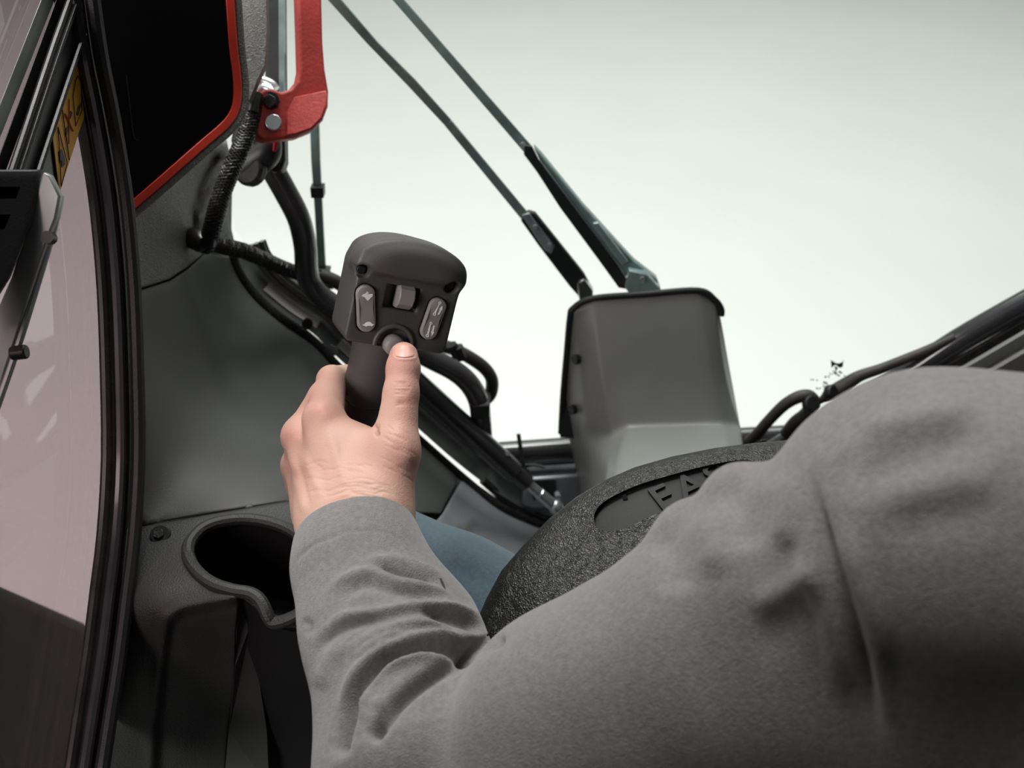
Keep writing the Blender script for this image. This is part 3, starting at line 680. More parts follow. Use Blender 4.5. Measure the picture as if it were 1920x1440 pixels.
def cover():
    rows = [s if len(s) == 7 else s[:3]+[tuple((np.array(s[2])*0.85+np.array(s[3])*0.15))]+s[3:] for s in secs]
    rows.append([(1085, 900, 1.33), (1112, 905, 1.24), (1144, 848, 1.185), (1166, 824, 1.170), (1360, 818, 1.170), (1393, 822, 1.19), (1396, 880, 1.29)])
    rows.append([(1092, 960, 1.34), (1106, 980, 1.22), (1128, 940, 1.08), (1146, 922, 1.06), (1372, 912, 1.06), (1400, 918, 1.09), (1400, 980, 1.27)])
    rows.append([(1095, 1040, 1.36), (1106, 1060, 1.24), (1124, 1030, 1.10), (1146, 1020, 1.08), (1376, 1010, 1.08), (1404, 1020, 1.11), (1404, 1060, 1.29)])
    V = []; F = []
    for r in rows: V += [W(*p) for p in r]
    m = 7
    for i in range(len(rows)-1):
        for k in range(m-1): F.append((i*m+k, i*m+k+1, (i+1)*m+k+1, (i+1)*m+k))
    o = add('cover_shell', V, F, M['cover'], cov, 180)
    s = o.modifiers.new('thick', 'SOLIDIFY'); s.thickness = 0.003; s.offset = -1
    me = o.data; cr = me.attributes.new('crease_edge', 'FLOAT', 'EDGE')
    for e in me.edges:
        a, b = sorted(e.vertices)
        ra, ka, rb, kb = a//m, a % m, b//m, b % m
        v = 0.0
        if ra == rb and ra in (0, 6): v = 1.0
        elif ra == rb and ra == 3: v = 0.75
        elif ka == kb and ka in (0, 6): v = 1.0
        elif ka == kb: v = 0.6
        cr.data[e.index].value = v
    sb = o.modifiers.new('sub', 'SUBSURF'); sb.levels = 3; sb.render_levels = 3
cover()
tube('edge_trim', [(1052, 812, 1.31), (1056, 740, 1.275), (1063, 660, 1.237), (1069, 596, 1.207), (1076, 578, 1.202), (1112, 560, 1.197), (1210, 552, 1.196), (1308, 545, 1.196), (1340, 563, 1.201), (1352, 580, 1.205), (1352, 592, 1.208)], 0.0042, M['matte_black'], cov, n=6, seg=10)
for (x, y, d) in ((1080, 674, 1.222), (1074, 768, 1.262)):
    disc('screw', x, y, d, 0.0062, 0.006, M['matte_black'], cov, (-1, -0.6, 0.2), 12)
prism('side_bracket', [(1052, 735, 1.285), (1060, 745, 1.28), (1078, 800, 1.29), (1076, 822, 1.295), (1050, 820, 1.30)], 1.29, 0.01, M['matte_black'], cov)

# ------------------------------------------------------------------ wiper arms
def flat(name, poly, y, th, m, parent, bevel=0.0008): return prism(name, poly, ('y', y), th, m, parent, bevel=bevel, normal=(0, 1, 0))
wr = thing('windscreen_wiper', 'right wiper arm with wide tapered channel above the grey cover', 'wiper', W(1215, 545, ('y', 1.09)), 'windscreen wiper arms')
flat('arm_rod', [(683, -60), (705, -60), (827, 80), (998, 276), (984, 288), (805, 80)], 1.085, 0.004, M['wiper'], wr)
flat('channel_side', [(984, 272), (998, 276), (1010, 300), (1100, 420), (1160, 500), (1188, 545), (1160, 540), (1118, 482), (1050, 390), (1006, 322), (982, 290)], 1.075, 0.004, M['black'], wr)
flat('channel_top', [(1000, 276), (1016, 292), (1092, 385), (1190, 492), (1232, 524), (1240, 545), (1190, 548), (1160, 500), (1100, 420), (1012, 302)], 1.082, 0.014, M['wiper'], wr, 0.002)
flat('pivot_cap', [(1180, 508), (1214, 516), (1236, 540), (1240, 560), (1186, 560), (1172, 540)], 1.070, 0.020, M['wiper'], wr, 0.001)
flat('arm_spring', [(1112, 420), (1122, 418), (1178, 492), (1166, 496)], 1.071, 0.005, M['wiper'], wr)
disc('rivet', 980, 272, ('y', 1.076), 0.003, 0.004, M['zinc'], wr, (0, -1, 0.2), 12); disc('rivet', 1204, 524, ('y', 1.066), 0.0035, 0.004, M['steel'], wr, (0, -1, 0.2), 12)
wl = thing('windscreen_wiper', 'slim left wiper arm bent midway above the grey cover', 'wiper', W(1100, 556, ('y', 1.09)), 'windscreen wiper arms')
flat('arm_rod', [(560, -60), (588, -60), (708, 80), (778, 150), (846, 226), (832, 234), (765, 162), (686, 80)], 1.088, 0.004, M['wiper'], wl)
prism('arm_rod_lower', [(846, 226, ('y', 1.088)), (990, 400, ('y', 1.080)), (976, 410, ('y', 1.080)), (832, 234, ('y', 1.088))], 1, 0.004, M['wiper'], wl, bevel=0.0008)
flat('arm_channel', [(990, 398), (1004, 402), (1030, 434), (1095, 515), (1112, 546), (1108, 562), (1086, 558), (1068, 538), (1010, 462), (976, 414)], 1.079, 0.010, M['black'], wl, 0.002)
flat('channel_insert', [(978, 404), (992, 400), (1040, 462), (1034, 476), (1022, 470)], 1.077, 0.003, M['zinc'], wl)
for (x, y) in ((1003, 426), (1030, 460)): disc('rivet', x, y, ('y', 1.073), 0.0028, 0.004, M['zinc'], wl, (0, -1, 0.2), 12)
flat('pivot_cap', [(1082, 530), (1096, 526), (1112, 548), (1112, 566), (1086, 566)], 1.070, 0.018, M['gloss'], wl, 0.003)
wv = thing('windscreen_wiper', 'thin upright dark wiper bar left of the joystick head', 'wiper', W(604, 512, ('y', 1.085)), 'windscreen wiper arms')
flat('blade_bar', [(576, 100), (594, 100), (600, 300), (605, 400), (611, 512), (596, 512), (590, 400), (583, 300)], 1.085, 0.006, M['wiper'], wv)
flat('clip', [(581, 352), (606, 352), (607, 372), (583, 372)], 1.078, 0.014, M['black'], wv)
flat('end_clip', [(594, 505), (618, 508), (616, 524), (595, 520)], 1.078, 0.014, M['black'], wv)

# print on the windscreen
wp = thing('window_print', 'small dark maker mark and pale certification print on windscreen', 'print', W(1560, 725, ('y', YW-0.001)))
yp = ('y', YW-0.0015)
def wpr(name, poly, m): prism(name, poly, yp, 0.0005, m, wp, normal=(0, 1, 0))
wpr('mark_head', [(1558, 675), (1565, 680), (1572, 682), (1580, 679), (1582, 675), (1580, 688), (1574, 690), (1567, 684), (1563, 686), (1559, 690)], M['window_print'])
wpr('mark_muzzle', [(1566, 686), (1571, 690), (1569, 694), (1565, 690)], M['window_print']); wpr('mark_stem', [(1566, 692), (1568, 692), (1568, 700), (1566, 700)], M['window_print'])
rr = random.Random(2)
for k in range(46):
    a = rr.uniform(-0.1, math.pi+0.3); r0 = rr.uniform(15, 23); x, y = 1566+r0*math.cos(a), 718-r0*math.sin(a)
    s = rr.uniform(0.7, 1.5); wpr('print_dot', [(x-s, y-s), (x+s, y-s), (x+s, y+s), (x-s, y+s)], M['window_print_pale'])
for (x, y) in ((1521, 712), (1525, 712), (1532, 713), (1531, 728), (1534, 729), (1538, 728), (1546, 728), (1550, 730)):
    wpr('print_dot', [(x-1.2, y-1.4), (x+1.2, y-1.4), (x+1.2, y+1.4), (x-1.2, y+1.4)], M['window_print_pale'])

# ------------------------------------------------------------------ gas strut and lower cross members
gs = thing('gas_strut', 'black gas strut with chrome rod and ball end beside the window jamb', 'strut', W(1042, 952, 1.30))
A, B = W(748, 690, 1.185), W(962, 884, 1.285)
V, F = tube_geo([A, B], 0.0150, 20); add('cylinder', V, F, M['gloss'], gs, 40, 0.002)
B2 = W(988, 906, 1.297); V, F = tube_geo([B, B2], 0.0115, 18); add('cylinder_cap', V, F, M['gloss'], gs, 40, 0.001)
B3 = W(1032, 944, 1.315); V, F = tube_geo([B2, B2.lerp(B3, 0.48), B2.lerp(B3, 0.5), B3], [0.0075, 0.0075, 0.0085, 0.0085], 18); add('rod', V, F, M['steel'], gs, 40)
bm = bmesh.new(); bmesh.ops.create_uvsphere(bm, u_segments=18, v_segments=12, radius=0.0105); c_ = W(1042, 951, 1.318)
add('ball_end', [v.co+c_ for v in bm.verts], [tuple(v.index for v in f.verts) for f in bm.faces], M['steel'], gs, 180); bm.free()
disc('ball_stud', 1046, 930, 1.322, 0.004, 0.014, M['zinc'], gs, (0.1, -1, 0.3), 12)
disc('collar_rivet', 952, 850, 1.262, 0.003, 0.003, M['steel'], gs, -VF, 10)

cx = thing('cross_member', 'dark glossy cross tube and mounting block below the windscreen', 'cross member', W(1040, 955, 1.36))
tube('cross_tube', [(925, 852, 1.345), (1010, 846, 1.345), (1100, 840, 1.345), (1250, 832, 1.345), (1430, 822, 1.345), (1560, 815, 1.345)], 0.0165, M['gloss'], cx, n=3, seg=20)
prism('back_plate', [(930, 832, 1.37), (1095, 822, 1.37), (1105, 960, 1.40), (1000, 1000, 1.42), (930, 905, 1.39)], 1.37, 0.006, M['matte_black'], cx)
prism('side_plate', [(1076, 826, 1.33), (1090, 830, 1.31), (1102, 900, 1.33), (1102, 930, 1.34), (1086, 900, 1.36)], 1.33, 0.006, M['hose'], cx)
prism('mount_block', [(985, 900, 1.335), (1000, 896, 1.335), (1092, 890, 1.335), (1097, 946, 1.35), (1000, 955, 1.35), (978, 948, 1.35)], 1.335, 0.04, M['dull'] if 'dull' in M else M['zinc'], cx, bevel=0.003)
prism('block_recess', [(990, 902, 1.331), (1042, 900, 1.331), (1042, 935, 1.34), (1000, 938, 1.34)], 1.335, 0.003, M['matte_black'], cx)
tube('spring_pin', [(972, 814, 1.30), (976, 840, 1.305), (982, 875, 1.31), (994, 898, 1.315)], 0.0028, M['hose'], cx, seg=8)
tube('wire_clip', [(985, 872, 1.318), (1000, 872, 1.32), (1022, 876, 1.32)], 0.002, M['hose'], cx, seg=8)
tube('sill_lip', [(905, 900, 1.34), (950, 938, 1.36), (990, 960, 1.37), (1050, 980, 1.375), (1120, 988, 1.375)], 0.006, M['gloss'], cx, seg=10)
strip('sill_plate', [(880, 880), (930, 925), (980, 955), (1050, 975), (1120, 985)], -2, 40, lambda x, y: 1.40, M['gloss'], cx, 0.004)

# right hand jamb and hoses
rj = struct('trim_4', 'glossy black window jamb tube rising to the right edge', W(1520, 770, ('y', 1.02)))
tube('jamb_tube', ry_([(1440, 852), (1560, 784), (1640, 738), (1710, 697), (1800, 638), (1920, 570), (2080, 482)], 1.02), 0.0155, M['gloss'], rj, n=4, seg=20)
prism('jamb_lip', [(1620, 776), (1780, 684), (1920, 604), (2080, 516), (2080, 550), (1920, 634), (1780, 716), (1620, 806)], ('y', 1.0), 0.006, M['rubber'], rj, normal=(0, 1, 0))
prism('jamb_panel', [(1620, 800), (1780, 708), (1920, 626), (2080, 540), (2080, 574), (1920, 652), (1780, 736), (1620, 830)], ('y', 0.985), 0.006, M['cover'], rj, normal=(0, 1, 0))
tube('jamb_bead', ry_([(1620, 826), (1780, 738), (1920, 656), (2080, 572)], 0.98), 0.004, M['rubber'], rj, n=3)
prism('inner_panel', [(1600, 850), (1780, 744), (1920, 662), (2080, 578), (2080, 820), (1700, 900)], ('y', 0.97), 0.006, M['panel_grain'], rj, normal=(0, 1, 0))
wo = ('y', 1.015)
h1 = thing('looped_hose', 'brown hose looping out of the sill right of the grey cover', 'hose', W(1412, 826, wo))
tube('hose_tube', [(1398, 834, wo), (1418, 816, wo), (1440, 790, wo), (1470, 760, wo), (1496, 745, wo), (1516, 743, wo), (1524, 756, wo), (1512, 776, wo), (1490, 792, wo), (1470, 815, wo)], [0.0075, 0.0075, 0.0072, 0.0075, 0.008, 0.0085, 0.0095, 0.009, 0.008, 0.007], M['hose'], h1, n=6, seg=12)
disc('hose_tie', 1521, 758, ('y', 1.005), 0.0115, 0.010, M['matte_black'], h1, (0.3, -0.6, 0.6), 14, 0.002)
h2 = thing('tied_hose', 'black hose tied along the right window jamb', 'hose', W(1556, 740, wo))
tube('hose_tube', [(1522, 760, wo), (1540, 750, wo), (1556, 740, wo), (1580, 726, wo), (1610, 706, wo), (1650, 692, wo), (1690, 676, wo), (1740, 656, wo), (1790, 632, wo)], [0.0045, 0.0045, 0.009, 0.010, 0.0075, 0.0065, 0.006, 0.006, 0.005], M['hose'], h2, n=6, seg=12)
disc('hose_tie', 1558, 736, ('y', 1.003), 0.010, 0.010, M['black'], h2, (0.6, -0.5, 0.5), 12, 0.002)

# ------------------------------------------------------------------ lap bar
lap = thing('lap_bar', 'thick black textured lap bar pad with raised FAS lettering', 'lap bar', W(1150, 1300, 0.70))
lapD = tps([(905, 1140, 0.705), (1000, 1010, 0.72), (1200, 880, 0.735), (1480, 828, 0.75), (1100, 1200, 0.665), (1300, 1050, 0.675), (1520, 980, 0.69), (1250, 960, 0.703), (1000, 1120, 0.69)])
recess = [(1116, 985), (1114, 966), (1124, 948), (1150, 930), (1200, 908), (1260, 890), (1330, 872), (1400, 862), (1440, 880), (1440, 915), (1400, 930), (1330, 938), (1270, 950), (1210, 972), (1180, 988), (1150, 996), (1128, 994)]
recc = [tuple(p) for p in catmull(recess, 3, True)]
def lap_disp(x, y):
    s = seg_dist(x, y, recc, True); ins = inpoly(x, y, recc)
    return -0.0012*np.exp(-(s/10)**2)
patch('pad', [(896, 1180), (900, 1150), (912, 1122), (940, 1070), (985, 1018), (1030, 972), (1080, 932), (1130, 902), (1190, 876), (1260, 856), (1340, 840), (1410, 831), (1480, 825), (1560, 822), (1640, 826), (1640, 960), (1500, 985), (1380, 1030), (1270, 1100), (1180, 1190), (1120, 1290), (1000, 1300), (920, 1260)],
      lapD, 5.5, 0.030, M['lap'], lap, round_px=34, round_m=0.012, disp=lap_disp, holes=[recc])
patch('recess_panel', [tuple(np.array([1270, 930])+(np.array(p)-np.array([1270, 930]))*np.array([1.02, 1.08])) for p in recc], lambda x, y: lapD(x, y)+0.0042, 7, 0.003, M['lap_smooth'], lap)
def letter(ch, cx_, cy_):   # baseline centre in the photo; the pad leans, so the letters slant
    cu = bpy.data.curves.new('letter', 'FONT'); cu.body = ch; cu.size = 1; cu.extrude = 0.0; cu.align_x = 'CENTER'; cu.offset = 0.012
    t = bpy.data.objects.new('letter_tmp', cu); C.objects.link(t); bpy.context.view_layer.update()
    dg = bpy.context.evaluated_depsgraph_get(); me = bpy.data.meshes.new_from_object(t.evaluated_get(dg))
    vs_ = [v.co.copy() for v in me.vertices]; fs_ = [tuple(p.vertices) for p in me.polygons]
    bpy.data.objects.remove(t); bpy.data.meshes.remove(me)
    V = []
    for dz in (-0.0022, 0.001):
        for v in vs_:
            X, Y = cx_+v.x*74-v.y*42, cy_-v.x*34-v.y*54; V.append(W(X, Y, lapD(X, Y)+0.0036+dz))
    n = len(vs_); from_e = {}
    F = list(fs_)+[tuple(n+i for i in reversed(f)) for f in fs_]
    cnt = {}
    for f in fs_:
        for i in range(len(f)):
            e = (f[i], f[(i+1) % len(f)]); k = (min(e), max(e)); cnt.setdefault(k, []).append(e)
    for k, e in cnt.items():
        if len(e) == 1: a, b = e[0]; F.append((b, a, a+n, b+n))
    add('letter', V, F, M['lap_smooth'], lap, 30)
letter('F', 1256, 950); letter('A', 1308, 928); letter('S', 1356, 908)
disc('recess_dimple', 1172, 932, lapD(1172, 932)+0.0025, 0.0018, 0.002, M['matte_black'], lap, -VF, 10)

# ------------------------------------------------------------------ joystick
joy = thing('joystick', 'black joystick held by the hand with rocker buttons on its face', 'joystick', W(665, 1010, 0.86))
roll, yaw, tilt = math.radians(-7.5), math.radians(26), math.radians(16)
O = W(752, 588, 0.722)
vd = (O-Vector((0, 0, CZ))).normalized()
R3 = Matrix.Rotation(roll, 3, 'Z') @ Matrix.Rotation(yaw, 3, 'Y') @ Matrix.Rotation(tilt, 3, 'X')
camM = Matrix((VR, VU, -VF)).transposed()
R3 = camM @ R3
U_, V_, N_ = R3.col[0], R3.col[1], R3.col[2]
def J(u, v, w): return O+U_*u+V_*v+N_*w
def fuv(px, py):
    p = W(px, py, 1.0)-Vector((0, 0, CZ)); o0 = Vector((0, 0, CZ))
    t = (O-o0).dot(N_)/p.dot(N_); q = o0+p*t-O; return q.dot(U_), q.dot(V_)
uBL, vBL = fuv(641, 641); uBR, vBR = fuv(837, 664)
_, vBrow = fuv(770, 522)
HW = (uBR-uBL)/2; UC = (uBR+uBL)/2; VB = (vBL+vBR)/2
VS = vBrow+0.004                         # height of shoulders where the dome starts
s1 = fuv(680, 508); s2 = fuv(846, 538); pk = [fuv(722, 536), fuv(786, 538), fuv(784, 584), fuv(722, 580)]
pu0, pu1 = (pk[0][0]+pk[3][0])/2, (pk[1][0]+pk[2][0])/2; pv1, pv0 = (pk[0][1]+pk[1][1])/2, (pk[2][1]+pk[3][1])/2
pills = []
for a, b in (((685, 551), (686.5, 604)), ((819.5, 575), (804, 619))):
    pills.append((fuv(*a), fuv(*b)))
bt = fuv(737, 646)
def head_sdf(P):
    u, v, w = P[:, 0]-UC, P[:, 1], P[:, 2]
    # outline: box with rounded lower corners and an elliptical dome
    hc = (VB+VS)/2; hh = (VS-VB)/2; rc = 0.006
    q = np.stack([np.abs(u)-(HW-rc), np.abs(v-hc)-(hh-rc)], 1)
    box = np.hypot(np.maximum(q[:, 0], 0), np.maximum(q[:, 1], 0))+np.minimum(q.max(1), 0)-rc
    def dome(hw, top, depth):
        k = (np.abs(u/hw)**2.15+np.abs((v-VS)/top)**2.15+(np.abs(np.minimum(w+depth*0.35, 0)/(depth*0.9)))**2.15*0.45)**(1/2.15); return (k-1)*min(hw, top)
    d2 = smin(box, dome(HW, 0.0215, 0.05), 0.006)
    ex = np.abs(w+0.0235)-0.0235
    plan = ((np.abs(u)/(HW*1.005))**3+(np.maximum(-w-0.010, 0)/0.070)**3)**(1/3)
    d2 = smax(d2, (plan-1)*0.035, 0.004)
    body = smax(d2, ex, 0.0025)
    # brow overhanging the face
    bw = np.maximum(np.abs(w+0.008)-0.0165, -1)
    br_ = smax(smax(dome(HW-0.0008, 0.0212, 0.05), bw, 0.012), (vBrow-0.0015*0-v)+0.0, 0.006)
    f = smin(body, br_, 0.007)
    # pocket for the roller, wells for buttons and screws
    pocket = np.maximum(np.maximum(np.abs(P[:, 0]-(pu0+pu1)/2)-(pu1-pu0)/2, np.abs(v-(pv0+pv1)/2)-(pv1-pv0)/2), -(w+0.010))
    f = smax(f, -pocket, 0.0015)
    for a, b in pills:
        pa = np.array([a[0], a[1]]); ba = np.array([b[0], b[1]])-pa; q2 = P[:, :2]-pa; t = np.clip((q2@ba)/(ba@ba), 0, 1)
        pd = np.hypot(*(q2-t[:, None]*ba).T)-0.0075
        f = smax(f, -np.maximum(pd, -(w+0.003)), 0.001)
    for s in (s1, s2):
        hd = np.hypot(P[:, 0]-s[0], v-s[1])-0.0048; f = smax(f, -np.maximum(hd, -(w+0.006)), 0.002)
    # sunken ring round the thumb button
    bd = np.hypot(P[:, 0]-bt[0], v-bt[1])
    f = smax(f, -np.maximum(bd-0.0118, -(w+0.004)), 0.002)
    return f
Vh, Fh = nets(head_sdf, (UC-HW-0.008, VB-0.008, -0.066), (UC+HW+0.008, VS+0.036, 0.020), 0.0008)
Rn = np.array(R3); Vw = np.array(O)+Vh@Rn.T
ho_ = mesh_np('head', relax(Vw, Fh, 2, 0.4), Fh, M['stick'], joy)
ho_.data.materials.append(M['face'])
fc = Vh[Fh].mean(1); fm = (np.abs(fc[:, 2]) < 0.0022) & (np.abs(fc[:, 0]-UC) < HW-0.0022) & (fc[:, 1] > VB+0.0022)
if len(fm) == len(ho_.data.polygons): ho_.data.polygons.foreach_set('material_index', fm.astype(np.int32))
def jpoly(name, uv, w, th, m, parent, bevel=0.0, bseg=2, smooth=35):
    P = [J(a, b, w) for a, b in uv]+[J(a, b, w-th) for a, b in uv]; n = len(uv)
    F = [tuple(range(n)), tuple(range(n, 2*n))]+[(i, (i+1) % n, (i+1) % n+n, i+n) for i in range(n)]
    return add(name, P, F, m, parent, smooth, bevel, bseg)
PW = {}
def pw(parent, uv):
    mid, t, R_ = PW[parent.name]; return 0.00182+0.0016*abs((np.array(uv)-mid)@t)/R_
def pill(name, a, b, r, label=None):
    a, b = np.array(a), np.array(b); t = (a-b)/np.linalg.norm(a-b); nn = np.array([-t[1], t[0]])
    mid = (a+b)/2; uvs = []; L = np.linalg.norm(a-b)/2
    # waisted rocker: outline and a V-shaped top that dips in the middle
    rows = []
    for sc, wz in ((1.0, -0.0035), (1.0, 0.0012), (0.93, 0.0022), (0.80, 0.0026)):
        ring = []
        for k in range(40):
            ang = 2*math.pi*k/40; cx_, sy_ = math.cos(ang), math.sin(ang)
            along = (L if cx_ >= 0 else -L)+r*cx_*1.0; across = r*sy_*(1-0.06*math.exp(-(along/(L*0.6))**2))
            ring.append((along*sc if sc == 1 else along-(1-sc)*r*cx_, across*sc, wz))
        # straight flanks
        rows.append(ring)
    V = []; F = []
    for ring in rows:
        for (al, ac, wz) in ring:
            q = mid+t*al+nn*ac; dip = 0 if wz < 0 else 0.0016*(abs(al)/(L+r))-0.0010
            V.append(J(q[0], q[1], wz+dip))
    n = 40
    for i in range(3):
        for k in range(n): F.append((i*n+k, i*n+(k+1) % n, (i+1)*n+(k+1) % n, (i+1)*n+k))
    # cap split across the middle so the two halves meet in a crease
    V0 = 3*n; q = [mid+nn*r*0.72, mid-nn*r*0.72]; c = len(V)
    V += [J(q[0][0], q[0][1], 0.0016), J(q[1][0], q[1][1], 0.0016)]
    h1_ = [V0+k for k in range(n) if rows[3][k][0] >= 0]; h2_ = [V0+k for k in range(n) if rows[3][k][0] < 0]
    up1 = [V0+k for k in list(range(31, 40))+list(range(0, 10))]; dn1 = [V0+k for k in range(10, 31)]
    F.append(tuple(up1)+(c, c+1)); F.append(tuple(dn1)+(c+1, c))
    o = add(name, V, F, M['button'], joy, 25); PW[o.name] = (mid, t, L+r); return o
SP = pill('speed_rocker', *pills[0], 0.0068); BR = pill('cylinder_rocker', *pills[1], 0.0068)
SP['label'] = 'taupe rocker button with hare and tortoise marks'; BR['label'] = 'taupe rocker button with cylinder and arrow marks'
def icon(name, pts, parent, w=0):
    uv = [fuv(*p) for p in pts]; n = len(uv)
    P = [J(a, b, pw(parent, (a, b))) for a, b in uv]+[J(a, b, pw(parent, (a, b))-0.0006) for a, b in uv]
    F = [tuple(range(n)), tuple(range(n, 2*n))]+[(i, (i+1) % n, (i+1) % n+n, i+n) for i in range(n)]
    return add(name, P, F, M['icon'], parent, 0)
icon('hare_mark', [(676.7, 552.2), (680, 549.8), (683.3, 549), (686.7, 544.4), (687.6, 545), (685.6, 549.5), (689, 546), (690, 546.8), (687, 550.5), (691, 549.6), (696.7, 549.2), (696.8, 553.5), (694, 556), (691.5, 559), (688, 562.8), (686, 560.5), (683.5, 557.5), (681, 554.8), (678, 554.5)], SP)
icon('tortoise_mark', [(677, 607), (681, 606.5), (684, 603), (688, 601.5), (693, 602), (696, 605.5), (700, 606), (697, 608), (695, 610), (693, 608.5), (686, 609), (685, 611), (683, 609), (680, 608.5)], SP)
def ring(name, c, r0, r1, parent):
    n = 16; uv0 = [fuv(c[0]+r1*math.cos(2*math.pi*k/n), c[1]+r1*math.sin(2*math.pi*k/n)) for k in range(n)]; uv1 = [fuv(c[0]+r0*math.cos(2*math.pi*k/n), c[1]+r0*math.sin(2*math.pi*k/n)) for k in range(n)]
    V = [J(*p, pw(parent, p)) for p in uv0]+[J(*p, pw(parent, p)) for p in uv1]+[J(*p, pw(parent, p)-0.0006) for p in uv0]+[J(*p, pw(parent, p)-0.0006) for p in uv1]; F = []
    for k in range(n):
        j = (k+1) % n; F += [(k, j, n+j, n+k), (2*n+k, 2*n+j, 3*n+j, 3*n+k), (k, j, 2*n+j, 2*n+k), (n+k, n+j, 3*n+j, 3*n+k)]
    add(name, V, F, M['icon'], parent, 0)
def bar(name, a, b, w0, w1, parent):
    a, b = np.array(a, float), np.array(b, float); t = (b-a)/np.linalg.norm(b-a); nn = np.array([-t[1], t[0]])
    icon(name, [tuple(a+nn*w0), tuple(b+nn*w1), tuple(b-nn*w1), tuple(a-nn*w0)], parent, 0.0042)
def arrow(name, a, b, parent):
    a, b = np.array(a, float), np.array(b, float); t = (b-a)/np.linalg.norm(b-a); nn = np.array([-t[1], t[0]]); m_ = a+(b-a)*0.55
    icon(name, [tuple(q) for q in (a+nn*1.3, m_+nn*1.3, m_+nn*3, b, m_-nn*3, m_-nn*1.3, a-nn*1.3)], parent, 0.0042)
ring('cylinder_mark_eye', (822.5, 566), 1.2, 2.5, BR); ring('cylinder_mark_eye', (813, 587.5), 1.4, 3.0, BR); bar('cylinder_mark_rod', (821.5, 568.5), (818, 577), 0.7, 0.7, BR); bar('cylinder_mark_tube', (818.3, 576), (814, 585), 1.2, 1.6, BR); arrow('arrow_mark', (820.5, 588.5), (827.5, 571.5), BR)
ring('cylinder_mark_eye', (806.5, 604.5), 1.2, 2.5, BR); ring('cylinder_mark_eye', (799, 627), 1.4, 3.0, BR); bar('cylinder_mark_tube', (805.5, 607), (800.2, 624.5), 1.0, 1.7, BR); arrow('arrow_mark', (812.5, 609), (807, 628.5), BR)
# roller in its pocket
ru, rv = (fuv(744, 560)[0]+fuv(775, 560)[0])/2, fuv(758, 557)[1]; rw = (fuv(775, 560)[0]-fuv(744, 560)[0])/2
V, F = tube_geo([J(ru-rw, rv, -0.004), J(ru+rw, rv, -0.004)], 0.0095, 10); ro = add('thumb_roller', V, F, M['button'], joy, 20, 0.001)
for s in (s1, s2):
    V, F = tube_geo([J(s[0], s[1], -0.0065), J(s[0], s[1], -0.0035)], 0.0032, 14); add('screw', V, F, M['matte_black'], joy, 40, 0.0005)
# collar arc and thumb button
cv_, cf = tube_geo([J(bt[0]+0.0142*math.cos(a), bt[1]+0.0142*math.sin(a), 0.0006) for a in np.linspace(math.radians(-8), math.radians(188), 30)], 0.0018, 10); add('button_collar', cv_, cf, M['stick'], joy, 60)
V, F = tube_geo([J(*bt, -0.003), J(*bt, 0.0045), J(*bt, 0.0062), J(*bt, 0.0068)], [0.0076, 0.0076, 0.0062, 0.0035], 24); add('push_button', V, F, M['button'], joy, 50)
# grip below the head
H0 = J(UC-0.006, VB+0.004, -0.022); H1 = W(690, 742, 0.772); H2 = W(688, 790, 0.79); H3 = W(672, 900, 0.83); H4 = W(662, 1000, 0.862)
hp_ = catmull([list(H0)+[0.0200], list(H0.lerp(H1, 0.5))+[0.0195], list(H1)+[0.0200], list(H2)+[0.0165], list(H3)+[0.0160], list(H4)+[0.018]], 8)
V, F = tube_geo([h[:3] for h in hp_], [h[3] for h in hp_], 28); add('grip', V, F, M['stick'], joy, 60)
hd_ = (H1-H0).normalized(); V, F = tube_geo([H1-hd_*0.0012, H1, H1+hd_*0.0012], [0.0196, 0.0206, 0.0196], 28); add('grip_seam', V, F, M['black'], joy, 60)
V, F = tube_geo([W(662, 985, 0.858), W(662, 1005, 0.865), W(660, 1030, 0.875)], [0.022, 0.030, 0.038], 20); add('boot', V, F, M['rubber'], joy, 60)

